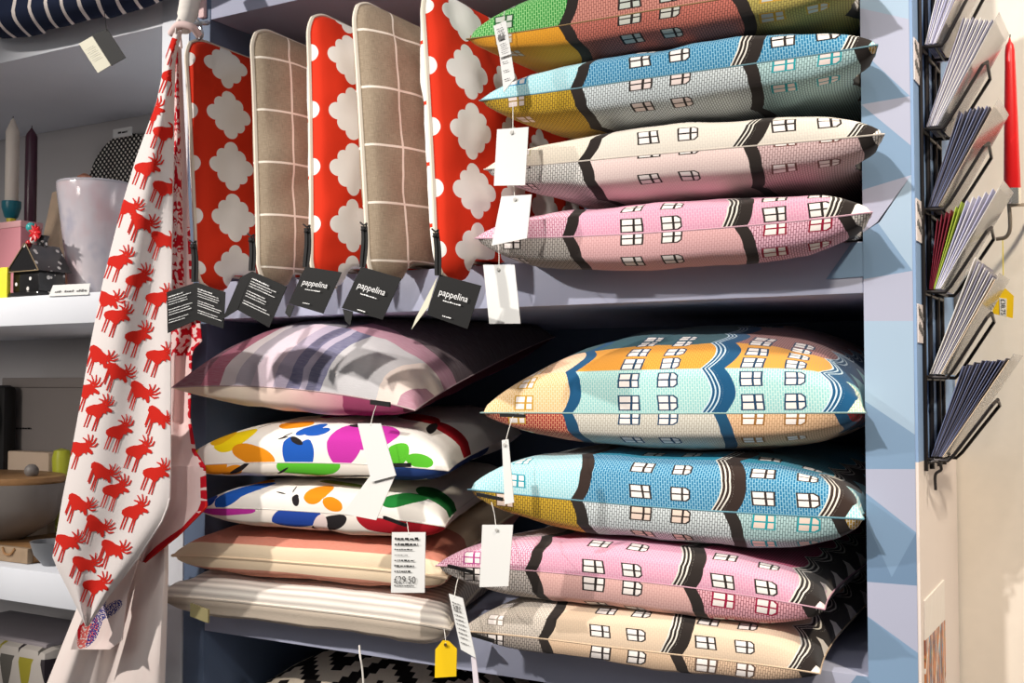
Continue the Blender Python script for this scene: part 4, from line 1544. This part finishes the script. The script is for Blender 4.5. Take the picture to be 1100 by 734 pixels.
# wooden tray at the front
WOOD = material('oiled_oak', (150, 112, 74), rough=.5, grain=.12)
Yw = 1.235
x0, x1 = gx(-45, Yw), gx(33, Yw)
wt = empty('wooden_tray', ((x0 + x1) / 2, Yw + .1, ZL), 'flat wooden tray with a finger cut-out at the front of the lower left shelf', 'tray')
zt = ZL + .026
MB().box((x0, Yw, ZL), (x1, Yw + .012, zt), .002).build('front_rail', material('grey_oak', (150, 128, 104), rough=.55, grain=.1), wt)
MB().box((x1 - .012, Yw + .012, ZL), (x1, Yw + .23, zt), .002).build('side_rail', WOOD, wt)
MB().box((x0, Yw + .012, ZL + .002), (x1 - .012, Yw + .23, ZL + .016), .001).build('base', WOOD, wt)
mb = MB()
mb.tube(curve_pts([V((gx(7, Yw), Yw - .001, zt - .002)), V((gx(10, Yw), Yw - .002, zt - .012)), V((gx(16, Yw), Yw - .002, zt - .012)), V((gx(20, Yw), Yw - .001, zt - .002))], 8), .0022, 8)
mb.build('finger_cut', WOOD, wt)

# large bowl with wooden lid, standing on the tray
GREYC = material('grey_stoneware', (118, 112, 108), rough=.45, spec=.4)
Yo = 1.345
ko = sz(Yo, 10)
xo = gx(-2, Yo)
zr = gz(20, 518, Yo)
zb0 = ZL + .0165
ro = 91 * ko
H = zr - zb0
lb = empty('large_bowl', (xo, Yo, zb0), 'large grey stoneware bowl with a wooden lid on the lower left shelf', 'bowl')
MB().lathe([(ro * .42, 0), (ro * .5, .006), (ro * .84, H * .3), (ro * .96, H * .6), (ro, H), (ro * .975, H), (ro * .93, H * .6), (ro * .8, H * .32), (.001, .012)], (xo, Yo, zb0), 48, 1, .62).build('body', GREYC, lb)
MB().lathe([(.001, -.004), (ro * .95, -.004), (ro * .985, .004), (ro * .98, .012), (.001, .014)], (xo, Yo, zr), 40, 1, .62).build('lid', WOOD, lb)
bm = bmesh.new(); bmesh.ops.create_uvsphere(bm, u_segments=16, v_segments=10, radius=.013)
mb = MB(); mb.bm(bm, Matrix.Translation((gx(36, Yo), Yo, zr + .022))); mb.build('knob', GREYC, lb)
# small bowl
Ys = 1.255
ks = sz(Ys, 55)
xs = gx(60, Ys)
zr = gz(55, 581, Ys)
rs = 23 * ks
H = zr - ZL
MB_ = MB(); MB_.lathe([(rs * .45, 0), (rs * .5, .004), (rs * .82, H * .45), (rs, H), (rs * .93, H), (rs * .75, H * .48), (.001, .008)], (xs, Ys, ZL), 36)
o = MB_.build('small_bowl', material('blue_grey_stoneware', (112, 114, 118), rough=.4), None)
props(o, 'small blue-grey bowl beside the wooden tray, half behind the towel', 'bowl')


# patterned tin below
def drops():
    x, y, z = objco()
    px_, pz_ = .052, .075
    row = floor_(z / pz_)
    xx = fract(x / px_ + row * .5) - .5
    zz_ = fract(z / pz_)
    wd = .40 * zz_ * (1.5 - zz_ * .55)
    ins = abs(xx) < wd
    idx = floor_(x / px_ + row * .5)
    t3 = fract(idx * .37 + row * .21)
    c = mix(t3 > .33, (88, 84, 78), (150, 140, 40))
    c = mix(t3 > .66, c, (44, 36, 42))
    return mix(ins * (zz_ < .93), (188, 180, 172), c)


Yd = 1.28
x0, x1 = gx(-80, Yd), gx(52, Yd)
zt = gz(20, 692, Yd)
dp = empty('storage_tin', ((x0 + x1) / 2, Yd + .1, .6507), 'rounded tin with a pattern of grey and olive drops at the bottom left', 'tin')
MB().box((x0, Yd, .6507), (x1, Yd + .2, zt - .001), .03).build('body', material('drop_pattern', drops, rough=.45), dp)
MB().box((x0 + .02, Yd + .02, zt - .012), (x1 - .02, Yd + .18, zt + .002), .006).build('lid', material('grey_enamel', (150, 142, 146), rough=.4), dp)

# ------------------------------------------------------------------ the side of the right upright
side = XR1
MB().box((side, D + .001, .0), (side + .003, D + .24, gz(990, 497, D))).build('side_cladding', material('cream_laminate', (238, 226, 220), rough=.6), unit)
MB().box((side, D + .001, gz(990, 497, D)), (side + .003, D + .24, 2.35)).build('side_cladding', material('blue_laminate', (142, 172, 212), rough=.6), unit)
PS = material('printed_paper', (236, 226, 226), rough=.7)
for y0, y1, wd in ((38, 84, 'two dark scrawled words'), (212, 258, 'dark slanting words'), (326, 368, 'one faint word')):
    z0, z1 = gz(985, y1, D), gz(985, y0, D)
    lab = {38: 'white paper strip with dark scrawl near the top of the upright side', 212: 'white paper strip with two dark words at mid height on the upright side', 326: 'white paper strip with faint print, lowest on the upright side'}[y0]
    s_ = empty('paper_strip', (side + .003, D + .015, z0), lab, 'label', 'paper strips on the upright side')
    MB().box((side + .003, D + .004, z0), (side + .0042, D + .036, z1)).build('paper', PS, s_, smooth=False)
    mb = MB()
    for kz in (.72, .34):
        pts = []
        for i in range(26):
            t_ = i / 25
            pts.append(V((side + .0047, D + .006 + .028 * t_, z0 + (z1 - z0) * (kz + .12 - .26 * t_) + .0045 * math.sin(t_ * 30 + kz * 9) * (1 - .3 * t_))))
        mb.tube(pts, .0007, 5)
    mb.build('lettering', material('grey_ink', (110, 108, 108), rough=.6), s_)

# picture card on the cream side


def photos():
    x, y, z = objco()
    col_ = fract(y / .024)
    n = nz(comb(y * 2, z, x), 26, 3)
    n2 = nz(comb(y * 6, z, x), 40, 2)
    c = mix(n > .5, (206, 130, 80), (150, 84, 60))
    c = mix(n > .58, c, (90, 80, 100))
    c = mix(n2 > .6, c, (70, 150, 190))
    c = mix(n2 < .36, c, (150, 150, 70))
    c = mix(z > .16, c, (240, 232, 226))
    d = fract((z - y * 1.6) / .11)
    return mix(mx(col_ < .08, d < .05), c, (244, 238, 232))


pts = [atx(994, 646, side + .005), atx(1015, 628, side + .005)]
y0, y1 = pts[0].y, pts[1].y
zt, zbm = pts[0].z, pts[0].z - .2
mb = MB()
mb.add([(side + .0035, y0, zbm), (side + .0035, y1, zbm), (side + .0035, y1, zt + .004), (side + .0035, y0, zt)], [[0, 1, 2, 3]])
mb.prism([V((side + .0031, y0, zbm)), V((side + .0031, y1, zbm)), V((side + .0031, y1, zt + .004)), V((side + .0031, y0, zt))], (.0016, 0, 0))
pic = mb.build('picture_card', material('photo_collage', photos, rough=.4), None, smooth=False)
props(pic, 'glossy picture card of orange and blue strips stuck on the cream side of the upright', 'picture')

# ------------------------------------------------------------------ wire rack of cards
WIRE = material('dark_wire', (58, 54, 54), rough=.35, metal=.7)
Y0, Y1 = 1.238, 1.345
Xb = side + .005
rk = empty('card_rack', (Xb, (Y0 + Y1) / 2, gz(1003, 505, Y0)), 'dark wire rack of greeting cards mounted on the side of the upright', 'rack')
ztop, zbot = gz(1003, -60, Y0), gz(1003, 506, Y0)
for yy, w_ in ((Y0 - .006, .0022), (Y0 + .028, .0028), (Y0 + .075, .0028), (Y1, .0022)):
    MB().tube([V((Xb, yy, zbot)), V((Xb, yy, ztop))], w_, 8).build('upright_wire', WIRE, rk)
mb = MB(); mb.tube(curve_pts([V((Xb, Y0 - .004, zbot + .008)), V((Xb + .01, Y0 - .002, zbot + .010)), V((Xb + .014, Y0, zbot + .002)), V((Xb + .008, Y0, zbot - .004)), V((Xb + .008, Y0, zbot - .02))], 6), .0016, 8)
mb.build('hook', WIRE, rk)
ORD = ['topmost', 'second', 'third', 'fourth', 'fifth', 'lowest']
CARD = [material('card_stock_%d' % i, c, rough=.5, grain=.03) for i, c in enumerate([(226, 224, 232), (150, 148, 170), (90, 88, 104), (196, 196, 226), (236, 232, 230), (112, 120, 158)])]
CMAR, CGRN, CKR = material('maroon_card', (128, 30, 52), rough=.5), material('lime_card', (170, 190, 70), rough=.5), material('kraft_card', (228, 204, 176), rough=.6)
SLEEVE = material('clear_sleeve', (240, 240, 242), rough=.12, trans=.85, spec=.5)
#          base y, card count, near angle, far angle, heights, front card colour
POCK = [(46, 11, 14, 25, .105, .115, CKR), (135, 14, 19, 29, .118, .118, CARD[4]), (222, 10, 18, 29, .103, .115, CKR), (311, 12, 7, 30, .075, .118, CARD[4]), (403, 10, 21, 29, .13, .110, CKR), (492, 13, 19, 33, .10, .122, CKR)]
cproto = {}
for pi, (yb, n, a0, a1, h0, h1, front) in enumerate(POCK):
    zb_ = gz(1003, yb, Y0)
    # pocket wires: floor bar, outward bend, leaning front loop
    la = math.radians(a1 + 3)
    out = .022
    mb = MB()
    fx = lambda d: Xb + out + d * math.sin(la)
    fz_ = lambda d: zb_ - .002 + d * math.cos(la)
    L_ = .072
    loop_ = [V((Xb, Y0 + .004, zb_ - .002)), V((fx(-.004), Y0 + .004, zb_ - .003)), V((fx(.006), Y0 + .004, fz_(.006))), V((fx(L_), Y0 + .004, fz_(L_))), V((fx(L_ + .006), Y0 + .014, fz_(L_ + .006))), V((fx(L_), Y0 + .060, fz_(L_ - .002))), V((fx(.006), Y0 + .060, fz_(.006))), V((fx(-.004), Y0 + .060, zb_ - .003)), V((Xb, Y0 + .060, zb_ - .002))]
    mb.tube(loop_, .0019, 8)
    pk = mb.build('pocket', WIRE, rk)
    mb = MB(); mb.tube([V((Xb, Y0 - .006, zb_ - .004)), V((Xb, Y1, zb_ - .004))], .0022, 8); mb.tube([V((Xb + out * .6, Y0 + .004, zb_ - .003)), V((Xb + out * .6, Y0 + .060, zb_ - .003))], .0016, 8)
    mb.build('cross_wire', WIRE, pk)
    for i in range(n):
        f_ = i / (n - 1)
        a = math.radians(a0 + (a1 - a0) * f_)
        h = h0 + (h1 - h0) * f_ + RN.uniform(-.002, .002)
        xb_ = Xb + .003 + i * (.0125 / n)
        if pi == 3 and i < 6: mt, sl = (CMAR if i < 4 else CGRN), None
        elif i == n - 1: mt = front
        else: mt = CARD[(i * 3 + pi) % 6]
        yb0 = Y0 + .006 + RN.uniform(-.002, .003)
        key = 1
        d = V((math.sin(a), 0, math.cos(a))); nrm = V((math.cos(a), 0, -math.sin(a)))
        o3 = V((xb_, yb0, zb_ + .0012))
        wd = .078
        c = [o3, o3 + V((0, wd, 0)), o3 + V((0, wd, 0)) + d * h, o3 + d * h]
        mb = MB(); mb.prism(c, nrm * .0007)
        lab = 'greeting card in the %s pocket of the wire rack' % ORD[pi]
        if pi == 3 and i < 4: lab = 'maroon greeting card in the fourth pocket of the wire rack'
        elif pi == 3 and i < 6: lab = 'lime green greeting card in the fourth pocket of the wire rack'
        elif i == n - 1: lab = 'front greeting card facing out of the %s pocket of the wire rack' % ORD[pi]
        elif pi == 3: lab = 'pale greeting card leaning in the fourth pocket of the wire rack'
        co = mb.build('greeting_card', mt, None, smooth=False)
        props(co, lab, 'card', 'greeting cards in the %s pocket' % ORD[pi])
        if i == n - 1:
            mb = MB()
            e_ = .004
            cc = [o3 + nrm * .0012 + V((0, -e_, 0)), o3 + nrm * .0012 + V((0, wd + e_, 0)), o3 + nrm * .0012 + V((0, wd + e_, 0)) + d * (h + .008), o3 + nrm * .0012 + V((0, -e_, 0)) + d * (h + .008)]
            mb.prism(cc, nrm * .0003)
            mb.build('clear_sleeve', SLEEVE, co, smooth=False)

# ------------------------------------------------------------------ red candle in a wall holder
Yr = 1.36
WAXR = material('red_wax', (222, 22, 26), rough=.35, spec=.5)
candle(1090.5, 40, 203, 5.0, Yr, WAXR, 'tall red taper candle in a metal holder on the cream wall', tip=.008, hb=8.6)
ch = empty('candle_holder', at(1086, 258, Yr), 'bent metal wall holder carrying the red candle', 'candle holder')
STEEL = material('brushed_steel', (150, 140, 128), rough=.35, metal=.85)
kr = sz(Yr, 1088)
xr = gx(1090, Yr)
zc0 = gz(1087, 220, Yr)
MB().lathe([(9 * kr, 0), (9.4 * kr, .002), (9.4 * kr, 17 * kr), (9.0 * kr, 17 * kr), (8.9 * kr, .004), (.001, .003)], (xr, Yr, zc0 - .0), 24).build('cup', material('polished_steel', (225, 222, 215), rough=.2, metal=.9), ch)
mb = MB()
mb.tube(curve_pts([V((xr - 3 * kr, Yr, zc0 + .001)), at(1085, 236, Yr), at(1084.5, 248, Yr), at(1080, 255, Yr), at(1070, 257, Yr)], 8), .0022, 10)
mb.build('hook_arm', STEEL, ch)
mb = MB()
mb.tube(curve_pts([at(1084, 221, Yr), at(1096, 220, Yr + .01), at(1112, 221, Yr + .05), V((gx(1112, WR - .004), WR - .001, gz(1112, 224, WR - .004)))], 6), .0022, 10)
mb.build('wall_arm', STEEL, ch)
yt = empty('hang_tag', at(1078, 345, Yr), 'yellow price tag reading £38.75 hanging on a yellow thread under the red candle', 'tag')
hx = [(1075, 311), (1080, 310), (1089, 318), (1088, 342), (1066, 337), (1068, 320)]
mb = MB(); mb.prism([at(x, y, Yr) for x, y in hx], (0, .0008, 0)); mb.build('card', YELLOW, yt, smooth=False)
lq = [(1073.5, 320), (1081.5, 321), (1081, 340), (1074, 339)]
mb = MB(); mb.prism([at(x, y, Yr - .0008) for x, y in lq], (0, .0006, 0)); mb.build('sticker', WHITE, yt, smooth=False)
mb = MB()
write(mb, '£38.75', at(1075, 321.5, Yr - .0011), (0, 0, -1), (1, 0, 0), width=17 * kr)
mb.build('price', INK, yt, smooth=False, fixn=False)
MB().tube([at(1077, 257, Yr), at(1077.5, 285, Yr - .001), at(1078, 312, Yr)], .0006, 5).build('string', material('yellow_thread', (232, 214, 60), rough=.8), yt)
# ------------------------------------------------------------------ light
def spot(name, loc, tgt, power, col, size, blend=.4, radius=.03):
    l = bpy.data.lights.new(name, 'SPOT')
    l.energy = power; l.color = col; l.spot_size = math.radians(size); l.spot_blend = blend; l.shadow_soft_size = radius
    o = bpy.data.objects.new(name, l); C.objects.link(o)
    o.location = loc
    o.rotation_euler = (V(tgt) - V(loc)).to_track_quat('-Z', 'Y').to_euler()
    return o


spot('spotlight_key', (-2.25, -.4, 2.45), (-1.2, 1.2, 1.3), 175, (1, .94, .87), 40, .55, .03)
spot('spotlight_middle', (-.6, -.6, 2.65), (-.42, 1.2, 1.35), 138, (1, .94, .87), 44, .5, .03)
spot('spotlight_right', (.1, -.5, 2.95), (-.2, 1.3, 1.35), 16, (1, .93, .86), 60, .6, .05)
spot('fill_left', (-1.75, -1.0, 1.75), (-2.05, 1.5, 1.15), 62, (1, .93, .86), 38, .8, .3)  # soft fill added to brighten the left shelves, no fixture of the shop
spot('spotlight_wall', (.55, .55, 2.6), (.2, WR, .95), 118, (1, .88, .70), 80, .9, .06)
al = bpy.data.lights.new('overhead_fill', 'AREA')  # unseen area light added as general fill from above and in front
al.shape = 'RECTANGLE'; al.size = 2.4; al.size_y = 1.6; al.energy = 9; al.color = (.95, .97, 1)
ao = bpy.data.objects.new('overhead_fill', al); C.objects.link(ao)
ao.location = (-.3, -1.0, 2.9)
ao.rotation_euler = (V((-.6, 1.2, 1.2)) - ao.location).to_track_quat('-Z', 'Y').to_euler()
w = bpy.data.worlds.new('world'); bpy.context.scene.world = w
w.use_nodes = True
NT = w.node_tree
bg = NT.nodes['Background']
bg.inputs[0].default_value = (.86, .84, .84, 1)
bg.inputs[1].default_value = .2

vs = bpy.context.scene.view_settings
vs.view_transform = 'Standard'
vs.look = 'None'
vs.gamma = 1
vs.exposure = 0
vs.use_curve_mapping = False
